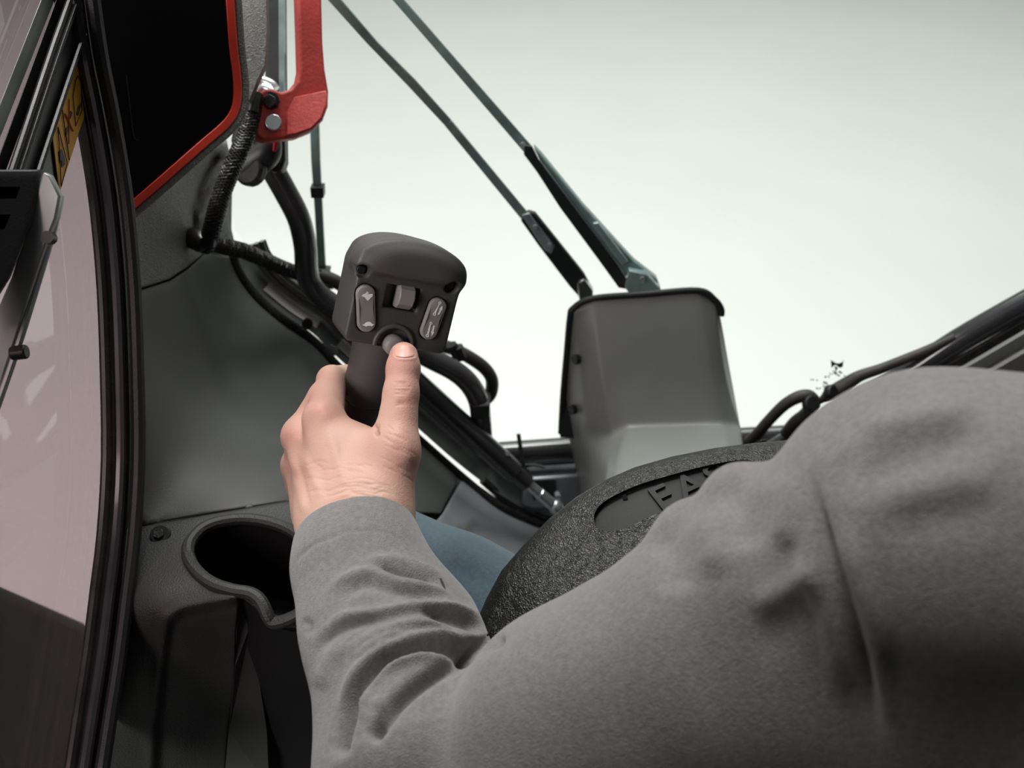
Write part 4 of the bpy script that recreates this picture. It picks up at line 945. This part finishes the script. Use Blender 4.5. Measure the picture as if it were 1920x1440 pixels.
# ------------------------------------------------------------------ the person: hand, sleeve, jeans
per = thing('person', 'person in grey shirt and blue jeans pressing the joystick button with thumb', 'person', W(900, 1500, 0.60))
def skin_mat():
    m = bpy.data.materials.new('skin'); m.use_nodes = True; nt = m.node_tree; b = nt.nodes['Principled BSDF']
    at = nt.nodes.new('ShaderNodeAttribute'); at.attribute_name = 'flush'
    tc = nt.nodes.new('ShaderNodeTexCoord'); n1 = nt.nodes.new('ShaderNodeTexNoise'); n1.inputs['Scale'].default_value = 55; n1.inputs['Detail'].default_value = 6
    nt.links.new(tc.outputs['Object'], n1.inputs['Vector'])
    ad = nt.nodes.new('ShaderNodeMath'); ad.operation = 'MULTIPLY_ADD'; ad.inputs[1].default_value = 0.55; ad.inputs[2].default_value = -0.22
    nt.links.new(n1.outputs['Fac'], ad.inputs[0])
    a2 = nt.nodes.new('ShaderNodeMath'); a2.operation = 'ADD'; nt.links.new(ad.outputs[0], a2.inputs[0]); nt.links.new(at.outputs['Fac'], a2.inputs[1])
    cr = nt.nodes.new('ShaderNodeValToRGB'); cr.color_ramp.elements[0].position = 0.0; cr.color_ramp.elements[1].position = 1.0
    cr.color_ramp.elements[0].color = srgb(200, 163, 146); cr.color_ramp.elements[1].color = srgb(194, 130, 120)
    nt.links.new(a2.outputs[0], cr.inputs[0]); nt.links.new(cr.outputs[0], b.inputs['Base Color'])
    b.inputs['Roughness'].default_value = 0.52; b.inputs['Specular IOR Level'].default_value = 0.35
    b.inputs['Subsurface Weight'].default_value = 0.18; b.inputs['Subsurface Radius'].default_value = (1, 0.4, 0.25); b.inputs['Subsurface Scale'].default_value = 0.004
    v = nt.nodes.new('ShaderNodeTexVoronoi'); v.inputs['Scale'].default_value = 900; nt.links.new(tc.outputs['Object'], v.inputs['Vector'])
    n2 = nt.nodes.new('ShaderNodeTexNoise'); n2.inputs['Scale'].default_value = 420; n2.inputs['Detail'].default_value = 4; nt.links.new(tc.outputs['Object'], n2.inputs['Vector'])
    mm = nt.nodes.new('ShaderNodeMath'); mm.operation = 'MULTIPLY_ADD'; mm.inputs[1].default_value = 0.5; nt.links.new(v.outputs['Distance'], mm.inputs[0]); nt.links.new(n2.outputs['Fac'], mm.inputs[2])
    bp = nt.nodes.new('ShaderNodeBump'); bp.inputs['Strength'].default_value = 0.22; bp.inputs['Distance'].default_value = 0.001; nt.links.new(mm.outputs[0], bp.inputs['Height']); nt.links.new(bp.outputs[0], b.inputs['Normal'])
    return m
M['skin'] = skin_mat()
M['nail'] = mat('nail', srgb(222, 165, 150), 0.32, var=0.02, sss=0.15)
hand_prims = [  # (a, b, ra, rb, blend)
    ((645, 1090, 0.652), (628, 985, 0.676), 0.024, 0.0260, 0.010),
    ((686, 1090, 0.650), (690, 985, 0.668), 0.024, 0.0265, 0.020),
    ((650, 965, 0.674), (607, 787, 0.706), 0.0215, 0.0142, 0.014),
    ((624, 965, 0.682), (563, 820, 0.727), 0.0205, 0.0122, 0.014),
    ((610, 965, 0.696), (561, 872, 0.757), 0.0200, 0.0128, 0.012),
    ((606, 968, 0.712), (574, 925, 0.787), 0.0200, 0.0122, 0.012),
    ((712, 958, 0.672), (739, 848, 0.680), 0.0222, 0.0162, 0.016),
    ((688, 930, 0.682), (662, 842, 0.700), 0.0220, 0.0160, 0.016),
    ((720, 855, 0.690), (640, 838, 0.708), 0.0155, 0.0165, 0.010),
    ((566, 822, 0.738), (566, 905, 0.764), 0.0130, 0.0130, 0.006),
    ((739, 848, 0.680), (752, 738, 0.692), 0.0162, 0.0121, 0.010),
    ((604, 748, 0.742), (568, 808, 0.733), 0.0112, 0.0118, 0.008),
    ((752, 738, 0.692), (756, 690, 0.699), 0.0120, 0.0115, 0.004),
    ((756, 690, 0.699), (757, 668, 0.704), 0.0114, 0.0102, 0.004),
    ((607, 787, 0.706), (622, 713, 0.766), 0.0140, 0.0114, 0.006),
    ((622, 713, 0.766), (664, 706, 0.799), 0.0113, 0.0102, 0.003),
    ((664, 706, 0.799), (705, 722, 0.794), 0.0100, 0.0085, 0.003),
    ((561, 820, 0.727), (598, 787, 0.792), 0.0126, 0.0112, 0.005),
    ((598, 787, 0.792), (655, 778, 0.826), 0.0110, 0.0100, 0.003),
    ((655, 778, 0.826), (704, 790, 0.816), 0.0100, 0.0085, 0.003),
    ((561, 872, 0.757), (598, 842, 0.818), 0.0124, 0.0108, 0.005),
    ((598, 842, 0.818), (652, 836, 0.848), 0.0106, 0.0096, 0.003),
    ((652, 836, 0.848), (698, 850, 0.838), 0.0096, 0.0082, 0.003),
    ((574, 925, 0.787), (608, 897, 0.838), 0.0116, 0.0098, 0.005),
    ((608, 897, 0.838), (656, 892, 0.862), 0.0096, 0.0086, 0.003),
    ((656, 892, 0.862), (692, 904, 0.852), 0.0086, 0.0074, 0.003),
]
HP = [(np.array(W(*a)), np.array(W(*b)), ra, rb, k) for a, b, ra, rb, k in hand_prims]
def hand_sdf(P):
    f = None
    for a, b, ra, rb, k in HP:
        d = cap_sdf(P, a, b, ra, rb); f = d if f is None else smin(f, d, k)
    return f
al = np.array([p for h in HP for p in (h[0], h[1])]); Vd, Fd = nets(hand_sdf, al.min(0)-0.036, al.max(0)+0.036, 0.0009)
Vd = relax(Vd, Fd, 5, 0.5)
hand_strokes = [
    ([(600, 772), (606, 780)], 0.0018, 17, 1), ([(552, 814), (560, 822)], 0.0016, 15, 1), ([(548, 872), (556, 876)], 0.0012, 14, 1),
    ([(612, 800), (632, 860), (648, 920)], 0.0012, 10), ([(566, 840), (586, 890), (606, 940)], 0.0012, 9), ([(550, 890), (562, 930), (572, 970)], 0.0010, 8),
    ([(590, 850), (606, 900), (620, 950)], -0.0008, 12), ([(556, 850), (570, 910), (582, 960)], -0.0010, 6),
    ([(697, 788), (702, 802), (710, 820)], -0.0055, 3.6), ([(686, 792), (694, 800), (700, 812)], -0.0012, 3), ([(712, 794), (707, 805), (704, 815)], -0.0012, 3),
    ([(728, 800), (760, 830), (770, 880)], 0.0014, 18),
    ([(745, 745), (752, 742), (758, 745)], 0.0006, 12, 1),
]
rs = random.Random(7)
for y0, n_, x0, x1 in ((718, 4, 736, 774), (735, 2, 738, 772), (756, 2, 740, 768)):
    for k in range(n_):
        y = y0+k*4.2; hand_strokes.append(([(x0+rs.uniform(-3, 5), y+rs.uniform(-2, 2)), ((x0+x1)/2, y+rs.uniform(-3, 1)), (x1+rs.uniform(-6, 3), y+rs.uniform(-2, 2))], -0.0005, 2.0))
for k in range(22):
    x = rs.uniform(590, 740); y = rs.uniform(860, 940); L = rs.uniform(30, 80); hand_strokes.append(([(x-L/2, y+6+rs.uniform(-3, 3)), (x, y+rs.uniform(-3, 3)), (x+L/2, y+8+rs.uniform(-3, 3))], -0.00034, 2.2))
for k in range(14):
    x = rs.uniform(715, 765); y = rs.uniform(800, 900); L = rs.uniform(18, 40); hand_strokes.append(([(x-L/2, y-8), (x, y), (x+L/2, y+10)], -0.00032, 2.0))
for k in range(7):
    y = 905+k*5.5; hand_strokes.append(([(600+rs.uniform(-20, 20), y+16), (665, y), (735+rs.uniform(-20, 10), y+10)], -0.0005, 2.2))
for x, y in ((612, 745), (606, 752)): hand_strokes.append(([(x-14, y+3), (x, y-2), (x+14, y-6)], -0.0003, 2.2))
# nail bed and folds
hand_strokes += [([(738, 650), (738, 664), (742, 671), (760, 673), (777, 671), (781, 664), (781, 652)], 0.0006, 3.2, 1), ([(742, 669), (760, 671.5), (778, 669)], -0.0004, 1.8, 1)]
Vd = sculpt(Vd, Fd, hand_strokes)
ho = mesh_np('body', Vd, Fd, M['skin'], per); ho['label'] = 'bare left hand gripping the joystick with thumb raised'
hx, hy, hd = project(Vd); fl = np.zeros(len(Vd))
for (x, y, r, a) in ((600, 768, 30, 0.55), (548, 815, 26, 0.45), (752, 690, 45, 0.5), (755, 760, 40, 0.25), (760, 850, 60, 0.22), (618, 705, 30, 0.2), (550, 880, 30, 0.25), (760, 650, 12, -0.3)):
    fl += a*np.exp(-((hx-x)**2+(hy-y)**2)/r**2)
fl = np.where(hd > 0.79, np.maximum(fl, 0.3), fl)
at_ = ho.data.attributes.new('flush', 'FLOAT', 'POINT'); at_.data.foreach_set('value', fl.astype(np.float32)) if len(at_.data) == len(fl) else None
# thumb nail: a curved plate lying on the thumb
def ray_hit(px, py, sdf, d0=0.55):
    o0 = np.array([0, 0, CZ]); dr = np.array(W(px, py, 1.0))-o0; L = np.linalg.norm(dr); t = d0
    for _ in range(60):
        s = float(sdf((o0+dr*t)[None])[0]); t += s/L*0.9
        if abs(s) < 2e-5: return t
    return None
def nailD(x, y): return 0.69
def _nv(x, y):
    o0 = np.array([0, 0, CZ]); dr = np.array([np.array(W(a, b, 1.0))-o0 for a, b in zip(x, y)]); L = np.linalg.norm(dr, axis=1); t = np.full(len(x), 0.6)
    for _ in range(50): t = np.minimum(t+hand_sdf(o0+dr*t[:, None])/L*0.9, 0.74)
    good = t < 0.705; idx = np.argwhere(good).ravel(); r = t.copy()
    for i in np.argwhere(~good).ravel(): r[i] = t[idx[np.argmin((x[idx]-x[i])**2+(y[idx]-y[i])**2)]]
    return r-0.0007
nailD.vec = _nv
nail_out = [(742, 666), (740, 655), (743, 648), (750, 644.5), (760, 643.5), (769, 645), (775, 649), (777, 657), (776, 666), (768, 669), (759, 670), (750, 669)]
patch('thumb_nail', nail_out, nailD, 3.0, 0.0008, M['nail'], per, round_px=3, round_m=0.0003, curve=3)

def cloth_mat(name, col, col2, wscale, wstr, rough=0.9, twill=False):
    m = mat(name, col, rough, bump=wstr, bscale=wscale, var=0.10, vscale=320, spec=0.15, detail=3)
    b = m.node_tree.nodes['Principled BSDF']; b.inputs['Sheen Weight'].default_value = 0.35; b.inputs['Sheen Roughness'].default_value = 0.5
    return m
M['shirt'] = cloth_mat('grey_flannel', (0.182, 0.174, 0.169, 1), None, 1100, 0.5)
M['denim'] = cloth_mat('blue_denim', (0.088, 0.132, 0.166, 1), None, 1500, 0.6)
M['thread'] = mat('dark_thread', (0.03, 0.03, 0.03, 1), 0.9)
CW0 = np.array(W(655, 1085, 0.645)); CW1 = np.array(W(657, 960, 0.672)); cax = (CW1-CW0)/np.linalg.norm(CW1-CW0)
CUT = np.array(W(660, 1022, 0.672)); CN = cax+0.55*np.array(VF)-0.14*np.array(VR); CN = CN/np.linalg.norm(CN)
SL = [  # forearm sleeve then upper arm, shoulder and flank of the shirt
    ((642, 990, 0.678), (644, 1060, 0.652), 0.0300, 0.0315, 0.02), ((690, 985, 0.668), (694, 1060, 0.648), 0.0300, 0.0320, 0.02),
    ((644, 1060, 0.652), (694, 1190, 0.618), 0.0315, 0.0385, 0.02), ((694, 1060, 0.648), (775, 1190, 0.620), 0.0320, 0.0390, 0.02),
    ((694, 1190, 0.618), (768, 1440, 0.565), 0.0385, 0.0560, 0.02), ((775, 1190, 0.620), (840, 1420, 0.570), 0.0390, 0.0530, 0.02),
    ((970, 1520, 0.545), (1085, 1375, 0.540), 0.0640, 0.0665, 0.016),
    ((1085, 1375, 0.540), (1372, 1225, 0.500), 0.0665, 0.0665, 0.012), ((1372, 1225, 0.500), (1520, 1135, 0.475), 0.0665, 0.0655, 0.012),
    ((1520, 1135, 0.475), (1672, 1085, 0.455), 0.0645, 0.0710, 0.012), ((1672, 1085, 0.455), (1765, 1030, 0.438), 0.0715, 0.0770, 0.012),
    ((1765, 1030, 0.438), (2000, 1080, 0.430), 0.0770, 0.0770, 0.012), ((2000, 1080, 0.430), (2080, 1500, 0.45), 0.0770, 0.110, 0.03),
    ((1350, 1370, 0.50), (1700, 1330, 0.46), 0.058, 0.072, 0.03),
    ((1300, 1004, 0.505), (1343, 1120, 0.500), 0.0187, 0.0190, 0.014), ((1386, 932, 0.487), (1428, 1060, 0.480), 0.0170, 0.0190, 0.014), ((1562, 850, 0.462), (1600, 960, 0.45), 0.0140, 0.0170, 0.014),
]
SLW = [(np.array(W(*a)), np.array(W(*b)), ra, rb, k) for a, b, ra, rb, k in SL]
bumps = []
BW = [(np.array(W(*p)), r) for p, r in bumps]
def shirt_sdf(P):
    f = None
    for i, (a, b, ra, rb, k) in enumerate(SLW):
        d = cap_sdf(P, a, b, ra, rb)
        if f is None: f = d
        else: f = smin(f, d, 0.006 if i == 6 else k)
    for c, r in BW: f = smin(f, np.linalg.norm(P-c, axis=1)-r, 0.030)
    cut = (P-CUT)@CN
    return smax(f, cut, 0.003)
al = np.array([p for h in SLW for p in (h[0], h[1])]); Vs, Fs = nets(shirt_sdf, al.min(0)-0.115, al.max(0)+0.115, 0.0017)
Vs = relax(Vs, Fs, 2, 0.5)
FO = [  # folds drawn where the photo shows them: ridge > 0, groove < 0
    ([(668, 1056), (700, 1050), (760, 1054), (820, 1075), (850, 1100)], 0.0030, 8), ([(694, 1062), (740, 1072), (790, 1084), (836, 1098)], -0.0050, 8),
    ([(600, 1130), (640, 1090), (696, 1073), (748, 1093), (814, 1102), (879, 1138)], 0.0036, 9), ([(620, 1140), (680, 1098), (740, 1110), (800, 1120), (850, 1132)], -0.0030, 10),
    ([(590, 1205), (640, 1160), (703, 1150), (781, 1136), (846, 1135), (912, 1155), (944, 1178)], 0.0042, 9), ([(780, 1146), (830, 1152), (880, 1166), (925, 1186)], -0.0070, 9),
    ([(590, 1230), (630, 1190), (680, 1168), (740, 1158)], -0.0030, 10), ([(640, 1226), (722, 1180), (790, 1164), (850, 1170)], 0.0022, 8),
    ([(650, 1240), (722, 1198), (781, 1186), (830, 1184), (895, 1200)], 0.0040, 8), ([(690, 1212), (760, 1188), (830, 1174), (880, 1186)], -0.0035, 7),
    ([(640, 1400), (650, 1357), (664, 1308), (690, 1269), (729, 1232), (781, 1214), (846, 1210), (895, 1208)], -0.0120, 12, 1),
    ([(636, 1357), (646, 1308), (668, 1262), (712, 1222), (770, 1200), (840, 1196)], 0.0040, 9),
    ([(690, 1370), (680, 1300), (716, 1256), (768, 1234), (814, 1224), (866, 1222)], 0.0055, 10),
    ([(705, 1375), (742, 1321), (781, 1285), (830, 1252), (880, 1222), (930, 1196)], -0.0110, 12, 1),
    ([(700, 1300), (716, 1330), (712, 1370)], 0.0030, 12), ([(568, 1160), (582, 1175), (580, 1195)], -0.0022, 9), ([(600, 1300), (620, 1240), (660, 1200)], 0.0025, 16),
    ([(1660, 1400), (1640, 1330), (1612, 1230), (1580, 1130), (1550, 1030), (1530, 940), (1522, 860)], -0.0075, 14), ([(1600, 1330), (1565, 1210), (1530, 1090), (1500, 970)], 0.0035, 26), ([(1670, 1300), (1640, 1180), (1605, 1060), (1575, 960)], 0.0035, 26),
    ([(1560, 1110), (1510, 1145), (1440, 1190), (1380, 1210)], -0.0012, 44), ([(1560, 1060), (1490, 1100), (1400, 1150)], 0.0025, 30),
    ([(1540, 850), (1570, 885), (1640, 880), (1740, 850), (1880, 800)], -0.0028, 46), ([(1600, 815), (1700, 790), (1850, 770)], 0.0035, 30),
    ([(1620, 960), (1720, 920), (1900, 890)], 0.0016, 40), ([(1640, 1010), (1740, 970), (1900, 950)], -0.0014, 46),
    ([(1225, 985), (1260, 1040), (1270, 1120)], -0.0030, 30), ([(1350, 895), (1390, 960), (1400, 1040)], -0.0030, 32), ([(1290, 945), (1330, 1010), (1340, 1090)], 0.0025, 30), ([(1450, 870), (1470, 950), (1470, 1040)], 0.0025, 30),
    ([(556, 1046), (600, 1014), (680, 994), (750, 1012), (782, 1050)], -0.0007, 4, 1),
]
Vs = sculpt(Vs, Fs, FO)
# soft random rumple
N_s = vnormals(Vs, Fs); rumple = np.zeros(len(Vs))
rg = np.random.RandomState(3)
for k in range(22):
    kv = rg.normal(size=3); kv = kv/np.linalg.norm(kv)*rg.uniform(35, 130); rumple += np.sin(Vs@kv+rg.uniform(0, 6.28))*0.00022
Vs = Vs+N_s*rumple[:, None]
so = mesh_np('shirt', Vs, Fs, M['shirt'], per); so['label'] = 'grey flannel shirt sleeve bunched in folds at the elbow'
def on_cloth(line, off=0.0): return [W(x, y, (ray_hit(x, y, shirt_sdf, 0.3) or 0.6)+off) for x, y in line]
for ln in ([(826, 1085), (832, 1098), (834, 1108)], [(918, 1160), (922, 1175), (914, 1192)]):
    V, F = tube_geo(catmull(on_cloth(ln, 0.0005), 4), 0.0007, 6); add('seam', V, F, M['thread'], per)
TW = [(W(705, 1078, 0.895), W(840, 1150, 0.870), 0.066, 0.070), (W(840, 1150, 0.870), W(1150, 1310, 0.84), 0.070, 0.078)]
TW = [(np.array(a), np.array(b), r0, r1) for a, b, r0, r1 in TW]
def jean_sdf(P): return smin(cap_sdf(P, *TW[0]), cap_sdf(P, *TW[1]), 0.01)
al = np.array([p for t in TW for p in t[:2]]); Vj, Fj = nets(jean_sdf, al.min(0)-0.09, al.max(0)+0.09, 0.003)
Vj = sculpt(relax(Vj, Fj, 1), Fj, [([(800, 1000), (880, 1040), (960, 1100)], 0.002, 16), ([(790, 960), (860, 1005), (940, 1050)], -0.0012, 8), ([(830, 1050), (870, 1075), (910, 1110)], -0.002, 12)])
jo = mesh_np('jeans', Vj, Fj, M['denim'], per); jo['label'] = 'blue denim jeans thigh under the sleeve'
